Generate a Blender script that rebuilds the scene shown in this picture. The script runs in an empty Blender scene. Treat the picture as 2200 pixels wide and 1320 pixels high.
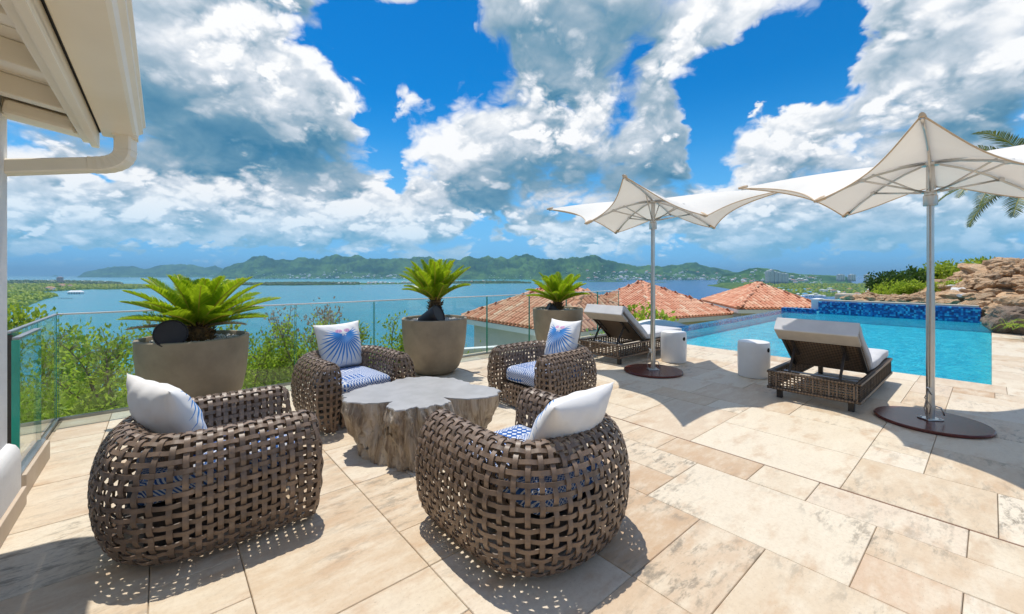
import bpy, bmesh, math, random
import numpy as np
from mathutils import Vector, Matrix, Euler

random.seed(7)
rng = np.random.default_rng(7)
scene = bpy.context.scene
R = math.radians

# ------------------------------------------------------------------ camera
EYE = 1.40                 # camera height above the terrace
FOC = 880.0                # focal length in photograph pixels (2200 wide)
HOR = 590.0                # photograph row of the horizon
cam_data = bpy.data.cameras.new('camera')
cam = bpy.data.objects.new('camera', cam_data)
scene.collection.objects.link(cam)
cam.location = (0, 0, EYE)
cam.rotation_euler = (R(90), 0, 0)
cam_data.sensor_width = 36.0
cam_data.lens = FOC / 2200 * 36.0
cam_data.shift_y = -(660 - HOR) / 2200
cam_data.clip_start = 0.05
cam_data.clip_end = 120000
scene.camera = cam

scene.render.engine = 'CYCLES'
cy = scene.cycles
cy.max_bounces = 7
cy.diffuse_bounces = 5
cy.glossy_bounces = 3
cy.transmission_bounces = 5
cy.transparent_max_bounces = 24
cy.volume_bounces = 0
cy.caustics_reflective = False
cy.caustics_refractive = False
cy.use_denoising = True
cy.sample_clamp_indirect = 6.0
vs = scene.view_settings
vs.view_transform = 'Standard'
vs.look = 'None'
vs.gamma = 1.0
vs.use_curve_mapping = False
vs.exposure = 0.72

# ------------------------------------------------------------------ small node language
class X:
    """a node socket that understands arithmetic"""
    def __init__(s, g, o): s.g, s.o = g, o
    def __add__(s, b): return s.g.m('ADD', s, b)
    __radd__ = __add__
    def __sub__(s, b): return s.g.m('SUBTRACT', s, b)
    def __rsub__(s, b): return s.g.m('SUBTRACT', b, s)
    def __mul__(s, b): return s.g.m('MULTIPLY', s, b)
    __rmul__ = __mul__
    def __truediv__(s, b): return s.g.m('DIVIDE', s, b)
    def __rtruediv__(s, b): return s.g.m('DIVIDE', b, s)
    def __neg__(s): return s.g.m('MULTIPLY', s, -1.0)

class G:
    def __init__(s, tree): s.t = tree
    def n(s, typ, **kw):
        nd = s.t.nodes.new(typ)
        for k, v in kw.items(): setattr(nd, k, v)
        return nd
    def put(s, sock, v):
        if isinstance(v, X): s.t.links.new(v.o, sock)
        elif v is not None: sock.default_value = v
    def m(s, op, a, b=None, c=None, clamp=False):
        nd = s.n('ShaderNodeMath', operation=op, use_clamp=clamp)
        for i, v in enumerate((a, b, c)): s.put(nd.inputs[i], v)
        return X(s, nd.outputs[0])
    def vm(s, op, a, b=None, scale=None):
        nd = s.n('ShaderNodeVectorMath', operation=op)
        s.put(nd.inputs[0], a)
        if b is not None: s.put(nd.inputs[1], b)
        if scale is not None: s.put(nd.inputs['Scale'], scale)
        return X(s, nd.outputs[1] if op in ('LENGTH', 'DOT_PRODUCT', 'DISTANCE') else nd.outputs[0])
    def xyz(s, v):
        nd = s.n('ShaderNodeSeparateXYZ'); s.put(nd.inputs[0], v)
        return [X(s, nd.outputs[i]) for i in range(3)]
    def vec(s, x, y, z):
        nd = s.n('ShaderNodeCombineXYZ')
        for i, v in enumerate((x, y, z)): s.put(nd.inputs[i], v)
        return X(s, nd.outputs[0])
    def noise(s, v, scale=5.0, detail=2.0, rough=0.5, lac=2.0, dist=0.0, color=False, dim='3D'):
        nd = s.n('ShaderNodeTexNoise', noise_dimensions=dim)
        s.put(nd.inputs['Vector'], v); s.put(nd.inputs['Scale'], scale); s.put(nd.inputs['Detail'], detail)
        s.put(nd.inputs['Roughness'], rough); s.put(nd.inputs['Lacunarity'], lac); s.put(nd.inputs['Distortion'], dist)
        return X(s, nd.outputs[1 if color else 0])
    def voronoi(s, v, scale=5.0, feature='F1', rand=1.0, out='Distance', detail=0.0, rough=0.5, smooth=None):
        nd = s.n('ShaderNodeTexVoronoi', feature=feature)
        s.put(nd.inputs['Vector'], v); s.put(nd.inputs['Scale'], scale)
        if 'Randomness' in nd.inputs: s.put(nd.inputs['Randomness'], rand)
        if 'Detail' in nd.inputs: s.put(nd.inputs['Detail'], detail); s.put(nd.inputs['Roughness'], rough)
        if smooth is not None: s.put(nd.inputs['Smoothness'], smooth)
        return X(s, nd.outputs[out])
    def step(s, v, a, b, lo=0.0, hi=1.0, kind='SMOOTHSTEP'):
        nd = s.n('ShaderNodeMapRange', interpolation_type=kind, clamp=True)
        for i, q in enumerate((v, a, b, lo, hi)): s.put(nd.inputs[i], q)
        return X(s, nd.outputs[0])
    def mix(s, f, a, b, mode='MIX'):
        nd = s.n('ShaderNodeMix', data_type='RGBA', blend_type=mode)
        s.put(nd.inputs[0], f)
        for i, v in ((6, a), (7, b)):
            if isinstance(v, tuple) and len(v) == 3: v = (*v, 1.0)
            s.put(nd.inputs[i], v)
        return X(s, nd.outputs[2])
    def ramp(s, f, stops, interp='LINEAR'):
        nd = s.n('ShaderNodeValToRGB'); s.put(nd.inputs[0], f)
        cr = nd.color_ramp; cr.interpolation = interp
        while len(cr.elements) < len(stops): cr.elements.new(0.5)
        for e, (p, c) in zip(cr.elements, stops):
            e.position = p; e.color = (*c, 1.0) if len(c) == 3 else c
        return X(s, nd.outputs[0])
    def scalecol(s, col, k):
        return s.vm('SCALE', col, scale=k)
# ------------------------------------------------------------------ sun
SUN_H = Vector((-0.150, 0.270, 1.0)).normalized()      # direction towards the sun
sun_el = math.asin(SUN_H.z)
sun_az = math.atan2(SUN_H.x, SUN_H.y)
sl = bpy.data.lights.new('sun', 'SUN')
sl.energy = 2.55
sl.angle = R(0.55)
sl.color = (1.0, 0.94, 0.845)
sun = bpy.data.objects.new('sun', sl)
scene.collection.objects.link(sun)
sun.location = SUN_H * 60
sun.rotation_euler = SUN_H.to_track_quat('Z', 'Y').to_euler()
SKY_STRENGTH = .12
# ------------------------------------------------------------------ procedural cloud field, worked out once on a grid of sky directions
_perm = np.random.default_rng(11).permutation(4096)
_ga = np.random.default_rng(12).uniform(0, 2 * np.pi, 4096)
_gx, _gy = np.cos(_ga).astype(np.float32), np.sin(_ga).astype(np.float32)
def perlin(x, y, seed=0):
    xi = np.floor(x).astype(np.int32); yi = np.floor(y).astype(np.int32)
    fx = (x - xi).astype(np.float32); fy = (y - yi).astype(np.float32)
    def corner(i, j, ax, ay):
        h = _perm[(_perm[(i + seed * 57) & 4095] + j) & 4095]
        return _gx[h] * ax + _gy[h] * ay
    a = corner(xi, yi, fx, fy); b = corner(xi + 1, yi, fx - 1, fy)
    c = corner(xi, yi + 1, fx, fy - 1); e = corner(xi + 1, yi + 1, fx - 1, fy - 1)
    u = fx * fx * fx * (fx * (fx * 6 - 15) + 10); v = fy * fy * fy * (fy * (fy * 6 - 15) + 10)
    return 1.5 * ((a + u * (b - a)) * (1 - v) + (c + u * (e - c)) * v)
def fbm(x, y, octaves, rough=.5, seed=0, billow=False):
    tot, amp, norm = 0, 1.0, 0
    for o in range(octaves):
        p = perlin(x, y, seed + o)
        if billow: p = 1 - 2.2 * np.abs(p)
        tot = tot + amp * p; norm += amp; amp *= rough
        x, y = x * 2.03 + 7.7, y * 2.03 - 3.1
    return tot / norm
def sstep(v, a, b):
    t = np.clip((v - a) / (b - a), 0, 1)
    return t * t * (3 - 2 * t)

def azel(px, py):
    a = math.atan2(px - 1100, FOC)
    return a, math.atan((HOR - py) / FOC * math.cos(a))

# cloud masses (+) and open blue sky (-): photo column, row, half-width, half-height, weight
CLOUDS = [
    (900, 110, 135, 115, -1.35), (760, 95, 105, 52, -.95), (1000, 90, 40, 110, -.5), (775, 255, 40, 80, -.9), (925, 200, 70, 50, -.7), (838, 375, 22, 60, -.9), (812, 315, 24, 60, -.7),
    (1620, 180, 130, 125, -1.2), (1780, 40, 50, 130, -.9), (1500, 330, 45, 75, -1.1), (1740, 225, 80, 36, -.8), (1345, 150, 26, 34, -.35), (1500, 250, 30, 60, -.5),
    (1020, 500, 46, 30, -1.1), (1060, 540, 90, 24, -.9), (860, 466, 36, 14, -.9), (195, 403, 50, 22, -1.2), (1240, 470, 36, 26, -.3), (1440, 530, 60, 50, -.5), (1800, 572, 520, 20, -.7),
    (120, 566, 380, 24, -.55), (560, 562, 260, 12, -.4), (1530, 425, 60, 26, -.5), (420, 20, 60, 30, .0),
    (430, 180, 250, 150, .75), (640, 250, 120, 95, .55), (700, 205, 55, 55, .45), (560, 60, 90, 90, .5), (640, 15, 34, 34, .7), (1160, 330, 250, 110, .75), (1200, 80, 150, 120, .75), (1030, 60, 36, 80, .4),
    (1430, 125, 50, 42, 1.0), (1420, 230, 44, 80, .75), (1420, 330, 45, 60, .5), (1570, 60, 125, 58, .9), (1690, 320, 125, 62, 1.15), (1640, 345, 60, 50, .5), (2030, 200, 200, 190, .9), (1860, 60, 50, 90, .8), (2100, 60, 200, 100, .5),
    (460, 440, 460, 75, .85), (850, 470, 200, 50, .5), (855, 215, 42, 46, 1.0), (870, 12, 50, 38, 1.0), (905, 70, 16, 22, .9), (1850, 460, 420, 75, .9), (960, 190, 26, 36, .7), (1608, 240, 16, 18, 1.1), (1270, 500, 150, 36, .6), (100, 470, 200, 60, .7), (260, 520, 330, 26, .7), (700, 510, 200, 22, .5), (1280, 520, 160, 22, .5), (1700, 500, 330, 40, .5),
]
DARK = [
    (470, 258, 190, 46, 1.5), (640, 378, 120, 32, 1.0), (1240, 95, 160, 80, 1.0), (1290, 385, 190, 36, 1.1), (1130, 395, 110, 30, .6), (320, 190, 60, 90, .9), (1060, 150, 60, 90, .3),
    (2080, 270, 230, 50, .7), (1850, 500, 420, 48, .6), (780, 522, 160, 12, 1.1), (1960, 110, 140, 50, .6), (300, 335, 90, 36, .6), (1330, 470, 200, 34, .6),
    (340, 490, 260, 28, .5), (1420, 240, 40, 40, .45), (1800, 385, 170, 28, .8), (1000, 420, 120, 22, .4), (1700, 545, 420, 24, .4), (480, 330, 120, 24, .4), (200, 540, 300, 20, .5),
]
def blobs(AZ, EL, rows):
    tot = np.zeros_like(AZ)
    for px, py, rx, ry, w in rows:
        a, e = azel(px, py)
        sa = abs(azel(px + rx, py)[0] - azel(px - rx, py)[0]) / 2
        se = abs(azel(px, py - ry)[1] - azel(px, py + ry)[1]) / 2
        da = AZ - a
        tot += w * np.exp(-(da / sa) ** 2 - ((EL - e) / se) ** 2)
    return tot

def cloud_map(a0, a1, nx, e0, e1, ny):
    """cover and brightness of the clouds on an azimuth/elevation grid (radians)"""
    AZ, EL = np.meshgrid(np.linspace(a0, a1, nx, dtype=np.float32), np.linspace(e0, e1, ny, dtype=np.float32))
    s = np.sin(np.maximum(EL, 0)); r = np.cos(EL) / (s + .50)
    x = r * np.sin(AZ) * 2.4 + 31.3; y = r * np.cos(AZ) * 2.4 + 17.9
    wx = fbm(x * 1.6, y * 1.6, 5, .55, 3); wy = fbm(x * 1.6 + 50, y * 1.6, 5, .55, 9)
    wisp = fbm(x * 7.0 + wx, y * 7.0 + wy, 6, .62, 60)
    head = -fbm(x * 3.1 + .5 * wx, y * 3.1 + .5 * wy, 6, .55, 77, billow=True)
    M = blobs(AZ + .048 * wx + .012 * wisp + .03 * head, EL + .042 * wy + .012 * wisp + .035 * head, CLOUDS)
    dark = blobs(AZ + .05 * wx, EL + .045 * wy, DARK)
    res = (ny - 1) / (e1 - e0)
    pts = [.0060 * 1.6 ** j for j in range(8)]
    cover = np.zeros_like(AZ); light = np.zeros_like(AZ)
    for li, (fr, bias, mw, ox) in enumerate(((1.5, .27, .62, 0.), (1.9, .00, .50, 77.1), (2.7, -.10, .40, 13.7), (4.3, -.20, .30, 41.3))):
        xw, yw = x * fr + ox + .22 * wx, y * fr - ox + .22 * wy
        big = fbm(xw * .55, yw * .55, 2, .5, 20 + li * 7)
        bil = -fbm(xw, yw, 8, .52, 30 + li * 7, billow=True)          # rounded heads with creases between
        fine = fbm(xw * 2.2, yw * 2.2, 6, .55, 40 + li * 7)
        D = mw * M + .36 * big + .52 * bil + .20 * fine + .05 * wisp + bias + .05 + (.16 if li else .10) * np.exp(-((EL - .085) / .055) ** 2)
        cov = sstep(D, .00, .34)
        dens = np.clip(D, 0, .9)
        od = np.zeros_like(D); last = 0
        for p in pts:
            n = max(1, int(round(p * res))); m = int(round(.25 * p * (nx - 1) / (a1 - a0)))
            sh = np.empty_like(dens); sh[:-n] = dens[n:]; sh[-n:] = dens[-1:]
            od += np.roll(sh, m, axis=1) * (p - last); last = p
        od /= .10
        # relief of the heads: what rises above its sunward neighbour catches the light
        rel = np.zeros_like(D)
        for p, w in ((.005, .5), (.012, .9), (.03, 1.1), (.06, .7)):
            n = max(1, int(round(p * res))); m = int(round(.25 * p * (nx - 1) / (a1 - a0)))
            hgt = bil + .35 * fine
            sh = np.empty_like(D); sh[:-n] = hgt[n:]; sh[-n:] = hgt[-1:]
            rel += w * (hgt - np.roll(sh, m, axis=1))
        L = np.exp(-1.30 * od) * .76 + .17 + .19 * np.clip(rel, -1.3, 1.3) + .24 * (bil + .12) + .12 * big
        L *= np.exp(-.70 * np.clip(dark, 0, 1.6))
        L += .25 * (1 - sstep(D, .05, .40)) * np.exp(-.6 * np.clip(dark, 0, 2))
        cover = 1 - (1 - cover) * (1 - cov)
        light = light * (1 - cov) + L * cov
    light = light / np.maximum(cover, .02)
    return cover, np.clip(light, 0, 1.1), AZ, EL
# ------------------------------------------------------------------ world: Sky Texture with the cloud field over it
world = bpy.data.worlds.new('World')
scene.world = world
world.use_nodes = True
world.cycles.sampling_method = 'MANUAL'
world.cycles.sample_map_resolution = 1024
A1, E1, E0 = R(58), R(50), -.01
def cloud_image(name, a0, a1, nx, e0, e1, ny):
    cover, light, AZ, EL = cloud_map(a0, a1, nx, e0, e1, ny)
    img = bpy.data.images.new(name, nx, ny, float_buffer=True, is_data=True)
    buf = np.zeros((ny, nx, 4), np.float32)
    buf[..., 0] = cover; buf[..., 1] = light; buf[..., 3] = 1
    img.pixels.foreach_set(buf.ravel())
    img.update()
    return img
IMG_FRONT = cloud_image('cloud_field_front', -A1, A1, 1900, E0, E1, 820)
IMG_ALL = cloud_image('cloud_field_round', -math.pi, math.pi, 1100, E0, math.pi / 2, 280)
wt = world.node_tree
wt.nodes.clear()
g = G(wt)
tc = g.n('ShaderNodeTexCoord')
dirn = g.vm('NORMALIZE', X(g, tc.outputs['Generated']))
dx, dy, dz = g.xyz(dirn)
az = g.m('ARCTAN2', dx, dy)
el = g.m('ARCSINE', dz)
def look(img, a0, a1, e0, e1):
    nd = g.n('ShaderNodeTexImage', interpolation='Linear', extension='EXTEND'); nd.image = img
    g.put(nd.inputs[0], g.vec((az - a0) / (a1 - a0), (el - e0) / (e1 - e0), 0.0))
    return X(g, nd.outputs[0])
inside = g.step(g.m('ABSOLUTE', az), A1 - .07, A1 - .02, 1.0, 0.0) * g.step(el, E1 - .07, E1 - .02, 1.0, 0.0)
cl = g.mix(inside, look(IMG_ALL, -math.pi, math.pi, E0, math.pi / 2), look(IMG_FRONT, -A1, A1, E0, E1))
cover, light, _ = g.xyz(cl)
sky = g.n('ShaderNodeTexSky', sky_type='NISHITA', sun_disc=False)
sky.sun_elevation = sun_el
sky.sun_rotation = sun_az
sky.altitude = 80
sky.air_density = 1.0
sky.dust_density = 0.3
sky.ozone_density = 2.0
hsv = g.n('ShaderNodeHueSaturation')
hsv.inputs['Saturation'].default_value = 1.62
hsv.inputs['Hue'].default_value = .502
hsv.inputs['Value'].default_value = .69
g.put(hsv.inputs['Color'], X(g, sky.outputs[0]))
blue = g.mix(g.step(el, .0, .42, .92, 0.0), X(g, hsv.outputs[0]), (.75, 2.8, 5.2))
cloud_col = g.ramp(g.m('MINIMUM', light, 1.0), [(0.0, (.04, .19, .335)), (.25, (.14, .30, .425)), (.52, (.36, .47, .565)), (.80, (.68, .735, .80)), (1.0, (1.0, 1.0, 1.0))])
cloud_col = g.scalecol(cloud_col, 5.3)
air = g.step(el, .0, .20, .52, 0.0)                       # distant clouds sink into the bluish air
cloud_col = g.mix(air, cloud_col, (1.7, 4.1, 5.9))
low = g.step(el, -.005, .05, .25, 1.0)
col = g.mix(cover * low, blue, cloud_col)
col = g.mix(g.step(dz, -.02, .0), (.9, 1.6, 2.2), col)
bg = g.n('ShaderNodeBackground')
g.put(bg.inputs[0], col)
bg.inputs[1].default_value = SKY_STRENGTH
out = g.n('ShaderNodeOutputWorld')
wt.links.new(bg.outputs[0], out.inputs[0])
# ------------------------------------------------------------------ mesh helpers
COL = scene.collection
UX, UY = .7604, .6494                    # terrace axes: u runs along the balustrade, v towards the lagoon
def uv(u, v, z=0.0): return Vector((UX * u - UY * v, UY * u + UX * v, z))
RZ = math.atan2(UY, UX)                  # the terrace's turn about z
def gp(px, py, z=0.0):                   # the place at height z that the photograph shows at this column and row
    d = FOC * (EYE - z) / (py - HOR)
    return Vector(((px - 1100) / FOC * d, d, z))
def at(px, py, d): return Vector(((px - 1100) / FOC * d, d, EYE + (HOR - py) / FOC * d))

def tag(o, label=None, cat=None, group=None, kind=None):
    if label: o['label'] = label
    if cat: o['category'] = cat
    if group: o['group'] = group
    if kind: o['kind'] = kind
    return o
def empty(name, loc=(0, 0, 0), rz=0.0, label=None, cat=None, group=None):
    o = bpy.data.objects.new(name, None)
    o.empty_display_size = .1
    COL.objects.link(o)
    o.location = loc; o.rotation_euler = (0, 0, rz)
    return tag(o, label, cat, group)
def obj(name, me, parent=None, M=None):
    o = bpy.data.objects.new(name, me)
    COL.objects.link(o)
    if parent: o.parent = parent
    if M is not None: o.matrix_local = M
    return o
def clone_tree(o, parent=None):
    c = o.copy(); COL.objects.link(c)
    if parent: c.parent = parent
    for ch in o.children: clone_tree(ch, c)
    return c

class MB:
    def __init__(s): s.v, s.f, s.mi, s.uv = [], [], [], []
    def add(s, vs, fs, mi=0, uvs=None):
        b = len(s.v)
        s.v.extend([tuple(p) for p in vs])
        s.f.extend([tuple(i + b for i in f) for f in fs])
        s.mi.extend([mi] * len(fs))
        s.uv.extend(uvs if uvs is not None else [(0, 0)] * len(vs))
        return s
    def box(s, c, d, M=None, mi=0):
        x, y, z = d[0] / 2, d[1] / 2, d[2] / 2
        vs = [Vector((sx * x, sy * y, sz * z)) for sz in (-1, 1) for sy in (-1, 1) for sx in (-1, 1)]
        if M is not None: vs = [M @ p for p in vs]
        vs = [p + Vector(c) for p in vs]
        return s.add(vs, [(0, 2, 3, 1), (4, 5, 7, 6), (0, 1, 5, 4), (2, 6, 7, 3), (0, 4, 6, 2), (1, 3, 7, 5)], mi)
    def bar(s, a, b, w, h, up=Vector((0, 0, 1)), mi=0):
        a, b = Vector(a), Vector(b); t = (b - a); L = t.length; t.normalize()
        sd = t.cross(up)
        sd = sd.normalized() if sd.length > 1e-4 else Vector((1, 0, 0))
        n = t.cross(sd)
        M = Matrix((t, sd, n)).transposed()
        return s.box((a + b) / 2, (L, w, h), M, mi)
    def tube(s, pts, r, n=8, caps=True, mi=0):
        pts = [Vector(p) for p in pts]; m = len(pts)
        rs = [r] * m if not hasattr(r, '__len__') else r
        t0 = (pts[1] - pts[0]).normalized()
        ref = Vector((0, 0, 1)) if abs(t0.z) < .9 else Vector((1, 0, 0))
        a = t0.cross(ref).normalized()
        vs = []
        for i in range(m):
            t = (pts[min(i + 1, m - 1)] - pts[max(i - 1, 0)]).normalized()
            a = (a - t * a.dot(t)).normalized(); b = t.cross(a)
            for k in range(n):
                q = 2 * math.pi * k / n
                vs.append(pts[i] + (a * math.cos(q) + b * math.sin(q)) * rs[i])
        fs = [(i * n + k, i * n + (k + 1) % n, (i + 1) * n + (k + 1) % n, (i + 1) * n + k) for i in range(m - 1) for k in range(n)]
        if caps:
            fs.append(tuple(range(n - 1, -1, -1))); fs.append(tuple((m - 1) * n + k for k in range(n)))
        return s.add(vs, fs, mi)
    def lathe(s, prof, n=32, c=(0, 0, 0), mi=0, sx=1, sy=1):
        vs, fs = [], []
        for r, z in prof:
            for k in range(n):
                q = 2 * math.pi * k / n
                vs.append((c[0] + sx * r * math.cos(q), c[1] + sy * r * math.sin(q), c[2] + z))
        for i in range(len(prof) - 1):
            for k in range(n):
                fs.append((i * n + k, i * n + (k + 1) % n, (i + 1) * n + (k + 1) % n, (i + 1) * n + k))
        if prof[0][0] > 1e-5: fs.append(tuple(range(n - 1, -1, -1)))
        if prof[-1][0] > 1e-5: fs.append(tuple((len(prof) - 1) * n + k for k in range(n)))
        return s.add(vs, fs, mi)
    def grid(s, fn, nu, nv, mi=0, closed_u=False, flip=False):
        vs, uvs, fs = [], [], []
        for j in range(nv + 1):
            for i in range(nu if closed_u else nu + 1):
                vs.append(fn(i / nu, j / nv)); uvs.append((i / nu, j / nv))
        w = nu if closed_u else nu + 1
        for j in range(nv):
            for i in range(nu):
                q = (j * w + i, j * w + (i + 1) % w, (j + 1) * w + (i + 1) % w, (j + 1) * w + i)
                fs.append(q[::-1] if flip else q)
        return s.add(vs, fs, mi, uvs)
    def mesh(s, name, mats, smooth=False, bevel=0.0, angle=40, segs=2):
        me = bpy.data.meshes.new(name)
        me.from_pydata(s.v, [], s.f)
        for m in (mats if isinstance(mats, (list, tuple)) else [mats]): me.materials.append(m)
        if any(s.mi): me.polygons.foreach_set('material_index', s.mi)
        if any(q != (0, 0) for q in s.uv):
            lay = me.uv_layers.new(name='UVMap')
            li = np.empty(len(me.loops), np.int32); me.loops.foreach_get('vertex_index', li)
            lay.data.foreach_set('uv', np.array(s.uv, np.float32)[li].ravel())
        if bevel:
            bm = bmesh.new(); bm.from_mesh(me)
            ed = [e for e in bm.edges if len(e.link_faces) == 2 and e.calc_face_angle(0) > .5]
            bmesh.ops.bevel(bm, geom=ed, offset=bevel, segments=segs, affect='EDGES', profile=.6, clamp_overlap=True)
            bm.to_mesh(me); bm.free()
        me.update()
        if smooth:
            me.shade_smooth()
            if smooth != 'all': me.set_sharp_from_angle(angle=R(angle))
        return me
    def build(s, name, mats, parent=None, M=None, **kw):
        return obj(name, s.mesh(name, mats, **kw), parent, M)

def quads(name, V, mat, faces_per=None):
    """V: (n, 4, 3) loose quads -> one mesh"""
    V = np.asarray(V, np.float32); n = len(V)
    me = bpy.data.meshes.new(name)
    me.vertices.add(n * 4); me.vertices.foreach_set('co', V.ravel())
    me.loops.add(n * 4); me.loops.foreach_set('vertex_index', np.arange(n * 4, dtype=np.int32))
    me.polygons.add(n); me.polygons.foreach_set('loop_start', np.arange(0, n * 4, 4, dtype=np.int32))
    me.update(calc_edges=True); me.validate()
    me.materials.append(mat)
    return me
def leaf_quads(P, Dn, size, aspect=.5, rg=rng, up=.4):
    """diamond leaves at points P, pointing roughly along Dn"""
    n = len(P)
    t = Dn + rg.normal(0, .55, (n, 3)); t[:, 2] += up * rg.random(n)
    t /= np.linalg.norm(t, axis=1, keepdims=True) + 1e-9
    r = rg.normal(0, 1, (n, 3)); s = np.cross(t, r); s /= np.linalg.norm(s, axis=1, keepdims=True) + 1e-9
    nn = np.cross(s, t)
    L = (size * (0.65 + .7 * rg.random(n)))[:, None]; W = L * aspect * .5
    a = P; b = P + t * L * .5 + s * W - nn * L * .06; c = P + t * L + nn * L * -.10; d = P + t * L * .5 - s * W - nn * L * .06
    return np.stack([a, b, c, d], 1)

# ------------------------------------------------------------------ materials
def material(name):
    m = bpy.data.materials.new(name); m.use_nodes = True
    t = m.node_tree; t.nodes.clear()
    g = G(t); out = g.n('ShaderNodeOutputMaterial')
    return m, g, out
def principled(g, out, **kw):
    b = g.n('ShaderNodeBsdfPrincipled')
    for k, v in kw.items():
        if isinstance(v, tuple) and len(v) == 3 and 'Color' in k or k == 'Base Color' and isinstance(v, tuple) and len(v) == 3: v = (*v, 1.0)
        g.put(b.inputs[k], v)
    if out: g.t.links.new(b.outputs[0], out.inputs[0])
    return b
def coords(g, which='Object'): return X(g, g.n('ShaderNodeTexCoord').outputs[which])
def rand_obj(g): return X(g, g.n('ShaderNodeObjectInfo').outputs['Random'])
def rand_island(g): return X(g, g.n('ShaderNodeNewGeometry').outputs['Random Per Island'])
def bump(g, b, h, strength=.3, dist=.01):
    nd = g.n('ShaderNodeBump'); nd.inputs['Strength'].default_value = strength; nd.inputs['Distance'].default_value = dist
    g.put(nd.inputs['Height'], h); g.t.links.new(nd.outputs[0], b.inputs['Normal'])
def plain(name, c1, c2=None, scale=6.0, rough=.6, detail=5.0, bmp=0.0, bscale=60.0, bdist=.004, metal=0.0, spec=.5, var=0.0, stretch=None, roughvar=0.0, coat=0.0):
    """a surface with mottled colour, optional relief and a little difference from object to object"""
    m, g, out = material(name)
    co = coords(g)
    if stretch: co = g.vm('MULTIPLY', co, stretch)
    nz = g.noise(co, scale, detail, .6)
    c2 = c2 or tuple(x * .78 for x in c1)
    col = g.mix(g.step(nz, .3, .7), c1, c2)
    if var:
        h = g.n('ShaderNodeHueSaturation'); g.put(h.inputs['Color'], col); g.put(h.inputs['Value'], rand_obj(g) * (2 * var) + (1 - var)); col = X(g, h.outputs[0])
    b = principled(g, out, **{'Base Color': col, 'Roughness': (nz * roughvar + (rough - roughvar / 2)) if roughvar else rough, 'Metallic': metal, 'Specular IOR Level': spec})
    if coat: b.inputs['Coat Weight'].default_value = coat; b.inputs['Coat Roughness'].default_value = .08
    if bmp: bump(g, b, g.noise(co, bscale, 4.0, .6), bmp, bdist)
    return m
def leafmat(name, c_dark, c_mid, c_light, rough=.5, trans=.35, c_odd=None):
    m, g, out = material(name)
    r = rand_island(g)
    st = [(0.0, c_dark), (.55, c_mid), (.93, c_light)]
    st.append((1.0, c_odd or c_light))
    col = g.ramp(r, st)
    nz = g.noise(coords(g), 3.0, 3.0, .5)
    col = g.mix(g.step(nz, .35, .65, 0.0, .45), col, c_mid)
    b = principled(g, None, **{'Base Color': col, 'Roughness': rough, 'Specular IOR Level': .35})
    t = g.n('ShaderNodeBsdfTranslucent'); g.put(t.inputs[0], g.mix(.5, col, c_light))
    mx = g.n('ShaderNodeMixShader'); mx.inputs[0].default_value = trans
    g.t.links.new(b.outputs[0], mx.inputs[1]); g.t.links.new(t.outputs[0], mx.inputs[2]); g.t.links.new(mx.outputs[0], out.inputs[0])
    return m
def glassmat(name, tint, ior=1.45, spec_tint=(1, 1, 1), rough=0.0, bumpfn=None, fmul=1.0, tint2=None):
    """clear sheet: light passes straight through, tinted, with Fresnel reflections"""
    m, g, out = material(name)
    tr = g.n('ShaderNodeBsdfTransparent'); tr.inputs[0].default_value = (*tint, 1)
    if tint2:                                                   # noise tint paints the light and dark of ripples into the water
        cw = g.vm('MULTIPLY', coords(g), (1.0, 2.2, 1.0))
        g.put(tr.inputs[0], g.mix(g.step(g.noise(cw, 2.6, 7.0, .66, dist=1.2), .36, .66), tint, tint2))
    gl = g.n('ShaderNodeBsdfGlossy'); gl.inputs['Roughness'].default_value = rough; gl.inputs[0].default_value = (*spec_tint, 1)
    fr = g.n('ShaderNodeFresnel'); fr.inputs[0].default_value = ior
    if bumpfn:
        nd = g.n('ShaderNodeBump'); h, st, di = bumpfn(g); g.put(nd.inputs['Height'], h); nd.inputs['Strength'].default_value = st; nd.inputs['Distance'].default_value = di
        g.t.links.new(nd.outputs[0], gl.inputs['Normal']); g.t.links.new(nd.outputs[0], fr.inputs['Normal'])
    mx = g.n('ShaderNodeMixShader'); back = X(g, g.n('ShaderNodeNewGeometry').outputs['Backfacing'])
    g.put(mx.inputs[0], X(g, fr.outputs[0]) * fmul * (1.0 - back))
    g.t.links.new(tr.outputs[0], mx.inputs[1]); g.t.links.new(gl.outputs[0], mx.inputs[2]); g.t.links.new(mx.outputs[0], out.inputs[0])
    return m

MT = {}
# travertine: cream to peach slabs, cloudy, with grey-brown veins drawn along the slab
m, g, out = material('travertine'); MT['travertine'] = m
r = rand_obj(g)
co = g.vm('ADD', coords(g), g.vec(r * 37.0, r * 91.0, 0.0))
st = g.vm('MULTIPLY', co, (1.0, 2.6, 1.0))
cloudy = g.noise(st, 3.0, 9.0, .68)
base = g.ramp(g.m('FRACT', r * 7.31), [(0.0, (.58, .445, .30)), (.18, (.66, .565, .425)), (.38, (.71, .635, .505)), (.52, (.51, .35, .215)), (.64, (.68, .59, .455)), (.80, (.60, .465, .32)), (.90, (.72, .65, .53)), (1.0, (.60, .445, .31))])
peach = g.mix(g.step(cloudy, .40, .68, 0.0, .7), base, (.71, .64, .51))
warm = g.noise(g.vm('MULTIPLY', co, (1.0, 2.2, 1.0)), 2.6, 9.0, .66)
peach = g.mix(g.step(warm, .50, .70, 0.0, .62), peach, (.50, .33, .195))
vein = g.noise(g.vm('MULTIPLY', co, (1.0, 2.8, 1.0)), 6.0, 10.0, .74, dist=.2)
veiny = g.step(g.noise(co, 1.3, 3.0, .55), .42, .60)                               # only parts of a slab are veined
peach = g.mix(g.step(vein, .485, .62) * veiny * g.step(g.m('FRACT', r * 3.77), .25, .9, .10, .95), peach, (.255, .22, .17))
fine = g.noise(co, 42.0, 6.0, .7)
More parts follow.
